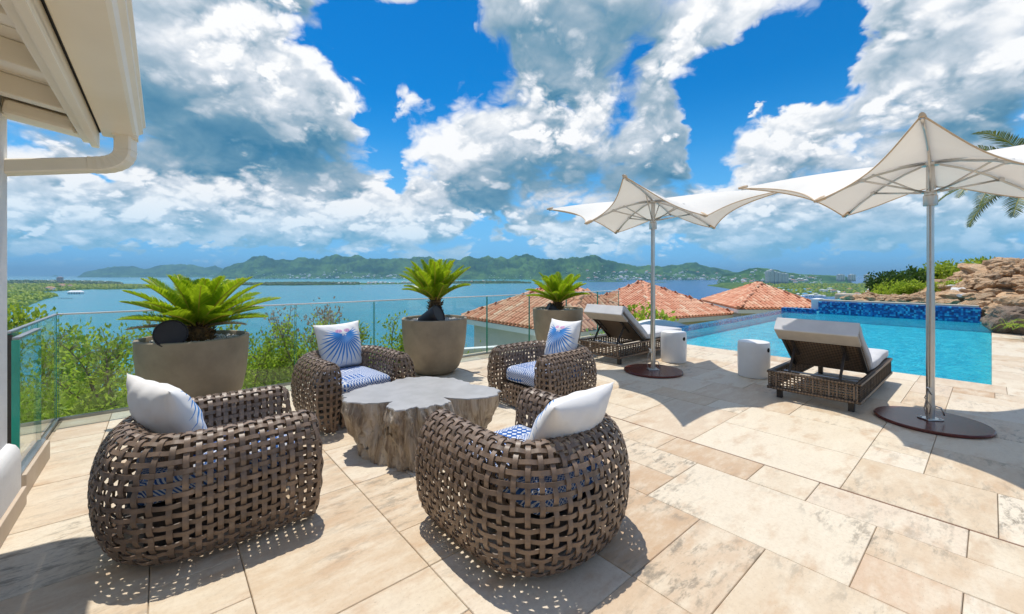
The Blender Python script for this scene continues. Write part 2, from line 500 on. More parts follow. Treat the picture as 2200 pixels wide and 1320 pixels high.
peach = g.mix(g.step(fine, .40, .68, 0.0, .20), peach, (.42, .31, .195))
pits = g.noise(g.vm('MULTIPLY', co, (1.0, 2.0, 1.0)), 75.0, 3.0, .7)
peach = g.mix(g.step(pits, .62, .70, 0.0, .55), peach, (.25, .185, .12))
b = principled(g, out, **{'Base Color': peach, 'Roughness': g.step(cloudy, .3, .7, .45, .65), 'Specular IOR Level': .3})
bump(g, b, fine * .6 + g.noise(co, 12.0, 6.0, .65) - g.step(pits, .62, .70), .30, .004)
MT['grout'] = plain('grout', (.52, .43, .31), (.24, .19, .13), 2.6, .9, detail=8)
MT['joint'] = plain('joint_seal', (.20, .085, .04), (.13, .06, .03), 9.0, .7)
MT['strap'] = plain('bronze_strap', (.235, .163, .113), (.145, .100, .070), 14.0, .46, bmp=.12, bscale=180, bdist=.001, var=.16, spec=.55)
MT['dark_frame'] = plain('dark_frame', (.045, .034, .027), None, 8, .5)
MT['concrete'] = plain('planter_concrete', (.32, .262, .182), (.225, .182, .125), 3.2, .62, detail=8, bmp=.14, bscale=30, bdist=.006, var=.05)
MT['steel'] = plain('polished_steel', (.66, .64, .61), (.56, .54, .51), 4, .30, metal=1.0)
MT['alu'] = plain('anodised_aluminium', (.42, .42, .42), (.30, .30, .31), 5, .36, metal=.9)
MT['baseplate'] = plain('maroon_baseplate', (.125, .030, .022), (.09, .024, .018), 5, .22, coat=.0, spec=.35)
MT['white_ceramic'] = plain('white_ceramic', (.80, .79, .77), (.74, .73, .71), 3, .32, bmp=.03, bscale=14)
MT['black'] = plain('black_plastic', (.012, .010, .014), (.018, .016, .02), 30, .55, bmp=.1, bscale=200)
MT['hollow_shade'] = plain('painted_hollow_shade', (.008, .008, .008), None, 5, .9)  # near-black colour standing for shade inside hollows
MT['wicker'] = None
m, g, out = material('brown_wicker'); MT['wicker'] = m
co = coords(g)
wx = g.n('ShaderNodeTexWave', wave_type='BANDS', bands_direction='X'); g.put(wx.inputs[0], co); wx.inputs['Scale'].default_value = 11
wy = g.n('ShaderNodeTexWave', wave_type='BANDS', bands_direction='Y'); g.put(wy.inputs[0], co); wy.inputs['Scale'].default_value = 11
wz = g.n('ShaderNodeTexWave', wave_type='BANDS', bands_direction='Z'); g.put(wz.inputs[0], co); wz.inputs['Scale'].default_value = 14
wv = X(g, wx.outputs[1]) * .5 + X(g, wy.outputs[1]) * .5 + X(g, wz.outputs[1]) * .6
col = g.mix(g.step(wv, .35, 1.2), (.050, .034, .023), (.235, .160, .105))
b = principled(g, out, **{'Base Color': col, 'Roughness': .5, 'Specular IOR Level': .4}); bump(g, b, wv, .8, .006)
MT['mattress'] = plain('grey_white_mattress', (.60, .60, .61), (.54, .54, .555), 7, .9, bmp=.25, bscale=420, bdist=.002)
MT['mattress_edge'] = plain('mattress_side_linen', (.52, .475, .42), (.46, .42, .37), 7, .9, bmp=.25, bscale=420, bdist=.002)
MT['wall'] = plain('white_render', (.78, .775, .76), (.70, .695, .69), 2.2, .75, detail=8, bmp=.22, bscale=9, bdist=.02)
MT['housewall'] = plain('house_wall_render', (.62, .60, .555), (.55, .535, .50), 1.2, .8, bmp=.1, bscale=8, bdist=.02)
MT['soffit'] = plain('cream_paint', (.90, .83, .685), (.85, .77, .62), 1.6, .42, detail=6, bmp=.05, bscale=10, bdist=.01)
MT['skirt'] = plain('skirting_stone', (.62, .52, .41), (.55, .44, .33), 4, .55)
MT['pebble'] = plain('white_pebble', (.72, .71, .69), (.50, .49, .47), 40, .5)
MT['glass'] = glassmat('balustrade_glass', (.90, .965, .95), 1.5, fmul=1.25)
MT['glass_edge'] = plain('green_glass_edge', (.012, .36, .25), (.006, .27, .19), 3, .2, spec=.8)
MT['rail'] = plain('rail_cap', (.88, .84, .80), (.80, .76, .72), 4, .35, metal=.0)
MT['ceramic_blue'] = None
m, g, out = material('pool_mosaic'); MT['mosaic'] = m
co = coords(g)
sc = g.vm('SCALE', co, scale=20.0)
cell = g.n('ShaderNodeVectorMath', operation='FLOOR'); g.put(cell.inputs[0], g.vm('ADD', sc, (.001, .5, .5)))
wn = g.n('ShaderNodeTexWhiteNoise', noise_dimensions='3D'); g.t.links.new(cell.outputs[0], wn.inputs[0])
tile = g.ramp(X(g, wn.outputs[0]), [(0.0, (.004, .035, .17)), (.35, (.008, .085, .33)), (.6, (.015, .21, .50)), (.85, (.05, .42, .66)), (1.0, (.22, .62, .76))], 'CONSTANT')
patch = g.noise(co, 5.0, 3.0, .6)
tile = g.mix(g.step(patch, .4, .62, 0.0, .35), tile, (.010, .10, .38))
b = principled(g, out, **{'Base Color': tile, 'Roughness': .14, 'Specular IOR Level': .6})
m, g, out = material('pool_plaster'); MT['pool'] = m
co = coords(g)
nz = g.noise(co, 1.4, 5.0, .55)
col = g.mix(g.step(nz, .35, .65), (.50, .80, .84), (.40, .74, .80))
principled(g, out, **{'Base Color': col, 'Roughness': .6})
def pool_ripples(g):
    co = g.vm('MULTIPLY', coords(g), (1.0, 1.6, 1.0))
    a = g.noise(co, 3.2, 4.0, .55, dist=.6); c = g.noise(co, 11.0, 3.0, .6, dist=.4)
    return a * .55 + c * .45, 1.0, .13
MT['poolwater'] = glassmat('pool_water', (.085, .62, .73), 1.33, tint2=(.27, .80, .85), bumpfn=pool_ripples, rough=.03, fmul=.75)
# open sea and lagoon
m, g, out = material('sea_water'); MT['sea'] = m
co = coords(g)
sx, sy, _ = g.xyz(co)
big = g.noise(co, .0011, 5.0, .6)
mid = g.noise(co, .012, 5.0, .65)
# the lagoon inside the sandbar is greener and paler than the sea to the right; sand shallows glow turquoise
left = g.step(sx + (sy - 1500) * -.12 + (big - .5) * 900, -300.0, 700.0, 1.0, 0.0)
deep = g.mix(left, (.004, .085, .255), (.030, .255, .345))
deep = g.mix(g.step(mid, .35, .7, 0.0, .35), deep, (.018, .150, .27))
shal = g.step(sy + (big - .5) * 900, 3350.0, 3900.0) * g.step(sy + (big - .5) * 1200, 4300.0, 6100.0, 1.0, 0.0) * g.step(sx, 200.0, 900.0, 1.0, 0.0)
deep = g.mix(shal * .85, deep, (.05, .33, .38))
b = principled(g, out, **{'Base Color': deep, 'Roughness': .22, 'IOR': 1.33, 'Specular IOR Level': .32})
wv = g.noise(g.vm('MULTIPLY', co, (1.0, 1.7, 1.0)), .16, 4.0, .6) * .6 + g.noise(co, .9, 3.0, .6) * .4
bump(g, b, wv, .75, 1.6)
def hillmat(name, a, b_, c, s1, s2):
    m, g, out = material(name)
    co = coords(g)
    n1 = g.noise(co, s1, 7.0, .62); n2 = g.noise(co, s2, 6.0, .7)
    col = g.mix(g.step(n1, .36, .62), a, b_)
    col = g.mix(g.step(n2, .42, .66, 0.0, .75), col, c)
    bb = principled(g, out, **{'Base Color': col, 'Roughness': .9, 'Specular IOR Level': .1})
    bump(g, bb, n2, 1.0, .35 / s2 * .12)
    return m
MT['hill'] = hillmat('wooded_hills', (.012, .066, .026), (.082, .180, .044), (.007, .034, .020), .0026, .011)
MT['lowland'] = hillmat('low_green_land', (.050, .115, .025), (.115, .190, .040), (.022, .065, .018), .012, .055)
MT['slope'] = hillmat('hillside_earth', (.20, .215, .07), (.30, .29, .14), (.11, .15, .038), .6, 3.5)
MT['sand'] = plain('pale_sand', (.55, .46, .33), (.48, .40, .28), .02, .9)
# roof tiles: each its own shade from brick to straw
m, g, out = material('terracotta'); MT['terracotta'] = m
r = rand_obj(g); ri = rand_island(g)
rr = g.m('FRACT', r * 5.13 + ri * 3.71)
col = g.ramp(rr, [(0.0, (.58, .235, .135)), (.35, (.65, .305, .185)), (.65, (.70, .37, .235)), (.9, (.73, .44, .285)), (.97, (.78, .56, .39)), (1.0, (.62, .265, .155))])
nz = g.noise(coords(g), 12.0, 5.0, .6)
col = g.mix(g.step(nz, .5, .8, 0.0, .2), col, (.66, .42, .28))
b = principled(g, out, **{'Base Color': col, 'Roughness': .75, 'Specular IOR Level': .25}); bump(g, b, nz, .2, .01)
m, g, out = material('garden_rock'); MT['rock'] = m
r = rand_obj(g)
co = g.vm('ADD', coords(g), g.vec(r * 31.0, r * 17.0, r * 5.0))
n1 = g.noise(co, 2.2, 8.0, .66, dist=.5); n2 = g.noise(co, 6.0, 6.0, .7)
col = g.mix(g.step(n1, .35, .65), (.58, .35, .19), (.70, .51, .33))
col = g.mix(g.step(n2, .52, .70, 0.0, .8), col, (.20, .145, .10))
col = g.mix(g.step(g.noise(co, 3.7, 5.0, .6), .58, .74, 0.0, .75), col, (.72, .60, .46))
col = g.mix(g.step(r, .6, 1.0, 0.0, .4), col, (.26, .20, .15))
b = principled(g, out, **{'Base Color': col, 'Roughness': .88, 'Specular IOR Level': .2}); bump(g, b, n1 * .5 + n2, .9, .10)
MT['boulder'] = plain('brown_boulder', (.235, .165, .115), (.125, .09, .066), 2.6, .8, detail=9, bmp=.8, bscale=7, bdist=.09)
MT['bark'] = plain('grey_bark', (.27, .215, .15), (.17, .135, .095), 14, .9, bmp=.5, bscale=40, bdist=.01)
MT['leaf_shrub'] = leafmat('shrub_leaves', (.125, .225, .018), (.260, .390, .030), (.480, .560, .065), .45, .55, (.42, .33, .08))
MT['leaf_dark'] = leafmat('dark_leaves', (.018, .055, .010), (.040, .105, .016), (.100, .190, .030), .4, .3)
MT['leaf_bright'] = leafmat('bright_leaves', (.150, .270, .016), (.310, .450, .030), (.500, .600, .07), .5, .55)
MT['leaf_dry'] = leafmat('dry_flowers', (.26, .18, .12), (.40, .30, .22), (.55, .43, .33), .8, .3)
MT['cycad'] = leafmat('cycad_leaflets', (.150, .300, .006), (.290, .450, .012), (.480, .590, .025), .36, .5, (.45, .27, .05))
MT['cycad_stem'] = plain('yellow_frond_stem', (.50, .40, .040), (.38, .34, .03), 8, .5)
MT['cycad_trunk'] = plain('shaggy_trunk', (.22, .115, .035), (.055, .033, .016), 26, .9, bmp=.9, bscale=40, bdist=.03)
MT['palm'] = leafmat('palm_leaflets', (.035, .080, .012), (.085, .135, .022), (.200, .215, .05), .4, .3, (.30, .20, .07))
MT['house_white'] = plain('far_house_wall', (.86, .85, .82), (.78, .77, .75), .2, .8, var=.1)
MT['house_roof'] = plain('far_house_roof', (.46, .24, .15), (.38, .2, .13), .2, .8, var=.3)
MT['house_grey'] = plain('far_house_pale_roof', (.80, .80, .79), (.72, .73, .73), .2, .7, var=.12)
MT['house_blue'] = plain('far_blue_roof', (.13, .38, .60), (.10, .30, .50), .2, .7, var=.2)
MT['tower'] = plain('tower_wall', (.82, .82, .80), (.74, .74, .73), .05, .7)
MT['tower_dark'] = plain('tower_recess', (.33, .36, .39), None, .05, .5)
MT['pinkwall'] = plain('pink_tower_wall', (.80, .60, .56), (.74, .54, .5), .05, .8)
MT['window'] = plain('window_glass', (.03, .05, .06), None, 3, .08, spec=.8)
MT['rope'] = plain('rope', (.42, .36, .30), (.30, .26, .22), 60, .9)
MT['trim'] = plain('canopy_hem', (.66, .50, .33), (.60, .45, .30), 20, .8)
# parasol cloth lets some light through
m, g, out = material('parasol_cloth'); MT['cloth'] = m
co = coords(g)
nz = g.noise(co, 5.0, 4.0, .5)
col = g.mix(nz, (.83, .80, .74), (.88, .86, .81))
b = principled(g, None, **{'Base Color': col, 'Roughness': .85, 'Specular IOR Level': .2})
t = g.n('ShaderNodeBsdfTranslucent'); g.put(t.inputs[0], col)
mx = g.n('ShaderNodeMixShader'); mx.inputs[0].default_value = .20
g.t.links.new(b.outputs[0], mx.inputs[1]); g.t.links.new(t.outputs[0], mx.inputs[2]); g.t.links.new(mx.outputs[0], out.inputs[0])
bump(g, b, g.noise(co, 9.0, 3.0, .5), .15, .02)
# printed fabrics
MT['pillow_back'] = plain('white_linen', (.80, .79, .775), (.76, .75, .74), 5, .9, bmp=.3, bscale=500, bdist=.0015)
m, g, out = material('palm_fan_print'); MT['pillow_front'] = m
u_, v_, _ = g.xyz(coords(g, 'UV'))
a = (u_ - .5) * 2.0; bq = (v_ - .5) * 2.0
dy = bq - .42
ang = g.m('ARCTAN2', a, -dy); rad = g.m('SQRT', a * a + dy * dy)
f = ang / .185
fr = g.m('ABSOLUTE', f - g.m('ROUND', f))
R_ = g.step(g.m('ABSOLUTE', ang), .5, 2.0, 1.36, .72)
prof = g.m('SINE', g.m('MINIMUM', g.m('MAXIMUM', rad / R_, 0.0), 1.0) * 3.14159)
w = prof * .036 + .003
ray = g.step(fr * .185 * rad - w, -.008, .006, 1.0, 0.0) * g.step(g.m('ABSOLUTE', ang), 2.0, 2.08, 1.0, 0.0) * g.step(rad, R_ - .01, R_, 1.0, 0.0)
stroke = g.noise(g.vec(ang * 9.0, rad * 2.0, 0.0), 3.0, 3.0, .6)
blue = g.mix(stroke, (.020, .13, .46), (.09, .36, .74))
white = g.mix(g.noise(coords(g), 6.0, 3.0, .5), (.80, .795, .785), (.75, .745, .74))
col = g.mix(ray * g.step(stroke, .2, .4, .75, 1.0), white, blue)
def ell(cx, cy_, rx, ry):
    ex = (a - cx) / rx; ey = (bq - cy_) / ry
    return ex * ex + ey * ey
for sx_ in (-1, 1):
    e = ell(.185 * sx_, .62, .15, .085)
    ring = g.step(e, .75, 1.0, 1.0, 0.0)
    dots = g.noise(coords(g, 'UV'), 34.0, 2.0, .5)
    col = g.mix(ring * .85, col, g.mix(g.step(dots, .45, .55), (.55, .20, .42), (.70, .42, .62)))
    e2 = ell(.065 * sx_, .42, .055, .055)
    col = g.mix(g.step(e2, .9, 1.0, 1.0, 0.0), col, (.10, .22, .55))
    e3 = ell(.065 * sx_, .42, .036, .036)
    col = g.mix(g.step(e3, .9, 1.0, 1.0, 0.0), col, (.80, .80, .80))
b = principled(g, out, **{'Base Color': col, 'Roughness': .9, 'Specular IOR Level': .2})
bump(g, b, g.noise(coords(g), 500.0, 2.0, .5), .3, .0015)

m, g, out = material('blue_batik'); MT['batik'] = m
px_, py_, pz_ = g.xyz(coords(g))
yy = py_ + pz_ * .9
def tri(v): return g.m('ABSOLUTE', g.m('FRACT', v) - .5) * 2.0
zig = g.step(g.m('FRACT', yy * 52.0 + tri(px_ * 38.0) * .9), .44, .52)
dia = g.step(tri(px_ * 24.0) + tri(yy * 24.0), .80, .86)
dia2 = g.step(g.m('ABSOLUTE', tri(px_ * 38.0) - tri(yy * 38.0)), .22, .30)
chk = g.step(tri(px_ * 32.0) * tri(yy * 32.0), .20, .26)
stp = g.step(g.m('FRACT', (px_ + yy) * 38.0), .45, .55)
wn = g.n('ShaderNodeTexWhiteNoise', noise_dimensions='2D')
cell = g.n('ShaderNodeVectorMath', operation='FLOOR'); g.put(cell.inputs[0], g.vec(px_ * 9.0 + .3, yy * 8.0 + .2, 0.0))
g.t.links.new(cell.outputs[0], wn.inputs[0])
w = X(g, wn.outputs[0])
def pick(lo, hi): return g.m('GREATER_THAN', w, lo) * g.m('LESS_THAN', w, hi)
pat = zig * pick(-.1, .45) + dia * pick(.45, .6) + dia2 * pick(.6, .75) + chk * pick(.75, .87) + stp * pick(.87, 1.1)
ink = g.mix(g.noise(coords(g), 14.0, 3.0, .6), (.018, .068, .28), (.05, .17, .45))
col = g.mix(pat, (.66, .69, .72), ink)
b = principled(g, out, **{'Base Color': col, 'Roughness': .9, 'Specular IOR Level': .2})
bump(g, b, g.noise(coords(g), 400.0, 2.0, .5), .3, .0015)
# petrified-wood table
m, g, out = material('cast_trunk_side'); MT['trunk_side'] = m
co = g.vm('MULTIPLY', coords(g), (1.0, 1.0, .16))
n1 = g.noise(co, 9.0, 8.0, .66, dist=1.6); n2 = g.noise(coords(g), 5.0, 5.0, .6, dist=1.0)
col = g.ramp(n1, [(.25, (.11, .085, .066)), (.42, (.32, .245, .175)), (.53, (.54, .445, .335)), (.66, (.62, .555, .465)), (.80, (.34, .30, .265))])
col = g.mix(g.step(n2, .54, .72, 0.0, .4), col, (.34, .32, .30))
b = principled(g, out, **{'Base Color': col, 'Roughness': .55, 'Specular IOR Level': .4}); bump(g, b, n1, 1.0, .05)
MT['trunk_top'] = plain('cast_trunk_top', (.42, .415, .41), (.34, .335, .325), 5.5, .42, detail=8, bmp=.06, bscale=40)
# ------------------------------------------------------------------ sea, islands, hills and towns
SEA = -70.0
DROP = EYE - SEA
def sea_d(py): return FOC * DROP / (py - HOR)
mb = MB()
S_ = 42000.0
mb.grid(lambda a, b: (-S_ + 2 * S_ * a, -6000 + (S_ + 6000) * b, SEA), 24, 24)
tag(mb.build('sea', MT['sea']), kind='structure')

def interp(rows, x, k): return np.interp(x, [r_[0] for r_ in rows], [r_[k] for r_ in rows])
STRIPS = {}
def strip(name, rows, mat, ncol=160, nrow=26, rough=.3, scale=420.0, seed=1, ridge=.62, sharp=1.0, shore=1.5, key=None):
    """land from a near shore to a far shore: rows of (photo column, near distance, far distance, ridge height above the sea)"""
    px = np.linspace(rows[0][0], rows[-1][0], ncol); t = np.linspace(0, 1, nrow)
    dn, df, hh = (interp(rows, px, k) for k in (1, 2, 3))
    PX, T = np.meshgrid(px, t, indexing='ij')
    jit = 1 + .035 * fbm(px / 31.0, px * 0, 4, .6, seed + 50)
    D = (dn * jit)[:, None] * (1 - T) + df[:, None] * T
    Xs = (PX - 1100) / FOC * D
    up = np.where(T < ridge, (T / ridge) ** sharp, np.clip((1 - T) / (1 - ridge), 0, 1) ** .8)
    n = (fbm(Xs / scale, D / scale, 6, .55, seed, billow=True) - .75) * .9
    spur = (1 - np.abs(T - ridge) / ridge)
    Z = hh[:, None] * up * (1 + rough * n * (1 - .8 * np.clip(spur, 0, 1) ** 3)) + .022 * hh[:, None] * fbm(Xs / scale * 5, D / scale * 5, 4, .6, seed + 9) * up
    end = np.minimum(1, np.minimum(PX - px[0], px[-1] - PX) / ((px[-1] - px[0]) * .04))
    Z = SEA - 2 + shore * 2 * np.clip(T * 12, 0, 1) + np.maximum(Z, 0) * np.clip(end, 0, 1)
    vs = np.stack([Xs, D, Z], -1)
    STRIPS[key or name] = vs
    idx = np.arange(ncol * nrow).reshape(ncol, nrow)
    f = np.stack([idx[:-1, :-1], idx[1:, :-1], idx[1:, 1:], idx[:-1, 1:]], -1).reshape(-1, 4)
    mb = MB(); mb.v = [tuple(p) for p in vs.reshape(-1, 3)]; mb.f = [tuple(int(i) for i in q) for q in f]; mb.mi = [0] * len(mb.f); mb.uv = [(0, 0)] * len(mb.v)
    o = mb.build(name, mat, smooth='all')
    return tag(o, kind='structure')
def hgt(py, d): return (HOR - py) / FOC * d + DROP          # ridge height above the sea for a skyline row

def range_rows(sky, near, far, rd):
    return [(px, near, far, hgt(py, rd)) for px, py in sky]
strip('hills', range_rows([(165, 590), (190, 583), (215, 577), (250, 570), (285, 571), (310, 577), (345, 569), (370, 566), (410, 568), (440, 575), (462, 571), (485, 580), (540, 586)], 9800, 12600, 11500), MT['hill'], 170, 30, .8, 560, 3, key='a')
strip('hills', range_rows([(455, 586), (490, 572), (520, 560), (550, 549), (575, 547), (600, 556), (625, 557), (655, 549), (690, 551), (720, 546), (755, 545), (790, 550), (830, 551), (870, 554), (920, 549), (960, 552), (990, 556), (1010, 551), (1040, 556), (1075, 566), (1110, 576)], 6600, 8800, 8000), MT['hill'], 300, 44, .85, 430, 5, key='b')
strip('hills', range_rows([(960, 582), (985, 560), (1006, 549), (1030, 556), (1048, 549), (1075, 552), (1090, 551), (1122, 545), (1160, 553), (1180, 560), (1215, 572), (1250, 583)], 5600, 7400, 6900), MT['hill'], 200, 40, .85, 380, 8, key='c')
strip('hills', range_rows([(1140, 578), (1165, 553), (1195, 556), (1215, 552), (1245, 553), (1268, 545), (1300, 556), (1345, 567), (1380, 571), (1410, 568), (1440, 570), (1475, 562), (1500, 565), (1530, 573), (1575, 584), (1610, 590)], 5000, 6600, 6100), MT['hill'], 260, 40, .85, 330, 12, key='d')
strip('hills', range_rows([(1540, 592), (1590, 583), (1612, 576), (1628, 573), (1655, 576), (1680, 583), (1720, 589), (1790, 592), (1830, 594)], 3100, 3900, 3600), MT['hill'], 110, 20, .30, 260, 17, key='e')
strip('headland', [(1190, 4600, 4900, 10), (1215, 4550, 4900, 75), (1235, 4550, 4900, 90), (1262, 4600, 4900, 8)], MT['hill'], 50, 14, .3, 200, 21, key='f')
strip('islet', [(1262, 4010, 4170, 3), (1290, 3980, 4190, 13), (1320, 3980, 4190, 12), (1348, 4030, 4150, 3)], MT['hill'], 40, 8, .3, 60, 22, key='g')
strip('islet', [(1392, 3660, 3720, 1), (1402, 3640, 3730, 4), (1424, 3640, 3730, 3), (1432, 3660, 3720, 1)], MT['lowland'], 24, 6, .3, 40, 23, key='g2')
strip('islet', [(110, 15000, 15600, 2), (118, 15000, 15600, 60), (126, 15000, 15600, 2)], MT['hill'], 20, 6, .3, 300, 23, key='g3')
# low green land: sandbar across the lagoon, the left peninsula, the right one with the villas
strip('sandbar', [(470, 2750, 2960, 9), (560, 2660, 2900, 12), (620, 2640, 2900, 15), (700, 2740, 3060, 14), (780, 2840, 3120, 9), (860, 3000, 3350, 7), (930, 3080, 3500, 8), (1010, 3150, 3600, 10), (1080, 3200, 3640, 13), (1140, 3260, 3560, 4)], MT['lowland'], 200, 16, .55, 90, 31, sharp=.6, key='h')
strip('peninsula', [(-120, 2700, 4000, 12), (20, 2620, 4050, 14), (120, 2700, 3900, 16), (200, 2750, 3500, 15), (262, 2850, 3100, 5)], MT['hill'], 110, 18, .6, 110, 33, sharp=.5, key='i')
strip('peninsula', [(-140, 1420, 2500, 18), (20, 1500, 2550, 17), (110, 1700, 2600, 14), (150, 1800, 2640, 10), (180, 1900, 2650, 8), (290, 1980, 2560, 8), (340, 2150, 2500, 4)], MT['lowland'], 120, 22, .6, 70, 35, sharp=.5, key='j')
strip('peninsula', [(-160, 700, 1500, 22), (10, 720, 1500, 20), (60, 900, 1540, 14), (95, 1150, 1500, 8), (122, 1330, 1420, 3)], MT['lowland'], 60, 18, .6, 50, 37, sharp=.5, key='k')
strip('peninsula', [(1520, 2560, 2760, 3), (1545, 2250, 2900, 16), (1580, 1900, 3000, 22), (1620, 1580, 3000, 20), (1700, 1330, 3000, 14), (1760, 1270, 3000, 12), (1830, 1330, 3000, 12), (1920, 1390, 3100, 12), (2000, 1400, 3200, 14), (2300, 1400, 3200, 16)], MT['lowland'], 160, 30, .5, 70, 41, sharp=.35, ridge=.55, key='l')

# far houses: walls and roof in one small mesh, four kinds
def house_mesh(name, w, dp, h, rh, roofmat):
    mb = MB(); mb.box((0, 0, h / 2), (w, dp, h))
    e = .6; z = h
    vs = [(-w / 2 - e, -dp / 2 - e, z), (w / 2 + e, -dp / 2 - e, z), (w / 2 + e, dp / 2 + e, z), (-w / 2 - e, dp / 2 + e, z), (-w / 4, 0, z + rh), (w / 4, 0, z + rh)]
    mb.add(vs, [(0, 1, 5, 4), (1, 2, 5), (2, 3, 4, 5), (3, 0, 4), (3, 2, 1, 0)], 1)
    for k in range(int(w // 5)):
        mb.box((-w / 2 + 2.5 + 5 * k, -dp / 2 - .02, h * .5), (1.8, .1, h * .4), mi=2)
    return mb.mesh(name, [MT['house_white'], roofmat, MT['tower_dark']])
HM = [house_mesh('far_house_mesh', 15, 10, 6.5, 3.4, MT['house_roof']), house_mesh('far_house_mesh', 18, 11, 9, 1.5, MT['house_grey']),
      house_mesh('far_house_mesh', 12, 10, 5.5, 3.0, MT['house_grey']), house_mesh('far_house_mesh', 13, 9, 5, 2.8, MT['house_blue'])]
def put_house(p, k, sc, rz, name, label, group):
    o = obj(name, HM[k]); o.location = p; o.scale = (sc, sc, sc); o.rotation_euler = (0, 0, rz)
    return tag(o, label, 'house', group)
rh = random.Random(5)
def scatter(key, n, t0, t1, c0, c1, kinds, sc, name, label, group, power=1.0):
    vs = STRIPS[key]; nc, nr, _ = vs.shape
    for _ in range(n):
        i = int((c0 + (c1 - c0) * rh.random()) * (nc - 1)); j = int((t0 + (t1 - t0) * rh.random() ** power) * (nr - 1))
        p = vs[i, j]; q = vs[min(i + 1, nc - 1), j]; s_ = rh.random()
        pos = Vector(p) * (1 - s_) + Vector(q) * s_
        pos.z -= .5
        put_house(pos, rh.choice(kinds), sc * (.7 + .7 * rh.random()), rh.uniform(-.6, .6), name, label, group)
scatter('l', 64, .0, .22, .26, .62, [0, 1, 2, 1, 2], .85, 'villa', 'white villa in the crowd along the near shore of the right peninsula', 'villas on the right peninsula', 1.4)
scatter('l', 30, .03, .25, .12, .30, [3, 3, 2], .8, 'villa', 'small blue-roofed villa towards the tip of the right peninsula', 'blue-roofed villas at the peninsula tip', 1.2)
scatter('d', 90, .03, .42, .20, .98, [1, 2, 1, 0], 1.7, 'house', 'tiny white house in the town below the right hills', 'houses of the far town below the right hills', 1.8)
scatter('e', 46, .05, .50, .05, .75, [1, 2, 1, 0], 1.3, 'house', 'tiny white house around the small round hill behind the towers', 'houses round the small hill', 1.3)
scatter('b', 60, .02, .28, .25, .95, [1, 2, 1], 1.9, 'house', 'tiny white house at the foot of the middle hills across the lagoon', 'houses at the foot of the middle hills', 2.0)
scatter('h', 34, .2, .7, .38, .62, [1, 2, 0], .9, 'house', 'tiny white house on the sandbar behind the middle sago palm', 'houses on the sandbar')
scatter('h', 16, .2, .7, .70, .90, [0, 0, 1], .9, 'house', 'tiny red-roofed house on the sandbar right of the middle sago palm', 'red-roofed houses on the sandbar')
scatter('i', 14, .3, .8, .55, .95, [1, 2], .9, 'house', 'tiny white house among dark trees on the far left peninsula', 'houses on the far left peninsula')
scatter('j', 7, .05, .4, .50, .62, [0], 1.1, 'house', 'orange-roofed house among trees on the left shore', 'orange-roofed houses on the left shore')
# thousands of the smallest houses read as one pale speckle along the shore
mb = MB()
for key, n, t1, c0, c1, s_ in (('d', 420, .30, .15, 1.0, 9), ('b', 300, .16, .1, 1.0, 10), ('c', 60, .12, .3, 1.0, 9), ('e', 120, .6, .0, .8, 7), ('a', 50, .2, .3, 1.0, 14)):
    vs = STRIPS[key]; nc, nr, _ = vs.shape
    for _ in range(n):
        i = int((c0 + (c1 - c0) * rh.random()) * (nc - 1)); j = int(t1 * rh.random() ** 2.2 * (nr - 1))
        p = Vector(vs[i, j]) + Vector((rh.uniform(-20, 20), rh.uniform(-10, 10), 3))
        mb.box(p, (s_ * rh.uniform(.7, 1.6), s_, s_ * rh.uniform(.6, 1.1)))
tag(mb.build('town', MT['house_white']), 'pale speckle of countless distant houses along the far shore', 'town', kind='stuff')

# tower blocks
def tower(px, py_top, py_base, d, w, name, label, floors, mat, group=None, dp=None):
    x = (px - 1100) / FOC * d; zb = EYE + (HOR - py_base) / FOC * d; zt = EYE + (HOR - py_top) / FOC * d
    H = zt - zb; dp = dp or w
    e = empty(name, (x, d, zb), 0.2, label, 'tower', group)
    mb = MB(); mb.box((0, 0, H / 2 - 6), (w * .92, dp * .92, H + 12)); mb.build('core', MT['tower_dark'], e)
    for k in range(floors):
        mb = MB(); mb.box((0, 0, (k + .8) * H / floors), (w, dp, H / floors * .46)); mb.build('balcony', mat, e)
    mb = MB()
    for s_ in (-.36, 0, .36): mb.box((s_ * w, -dp * .5, H / 2), (w * .09, dp * .1, H))
    mb.build('pier', mat, e)
    mb = MB(); mb.box((0, 0, H + 1.5), (w * .5, dp * .5, 5)); mb.build('roof_house', mat, e)
for i, (px, pt, w) in enumerate(((1650, 583, 26), (1657, 580, 24), (1665, 584, 24), (1673, 586, 26), (1681, 588, 25), (1688, 589, 24))):
    tower(px, pt, 606, 2500, w * .9, 'apartment_tower', ('leftmost', 'tallest', 'third', 'fourth', 'fifth', 'rightmost')[i] + ' grey apartment tower of the tight cluster before the round hill, counted from the left', 11, MT['tower'], 'apartment towers before the round hill')
for i, (px, w) in enumerate(((1806, 52), (1830, 46), (1866, 60))):
    tower(px, 590.5, 601.5, 3000, w, 'apartment_tower', ('left', 'middle', 'right')[i] + ' one of three dark far tower blocks against the open sea', 7, MT['tower'], 'towers against the open sea', 24)
tower(129, 596, 611, 3000, 26, 'apartment_tower', 'lone pink tower rising from the far left peninsula', 9, MT['pinkwall'])
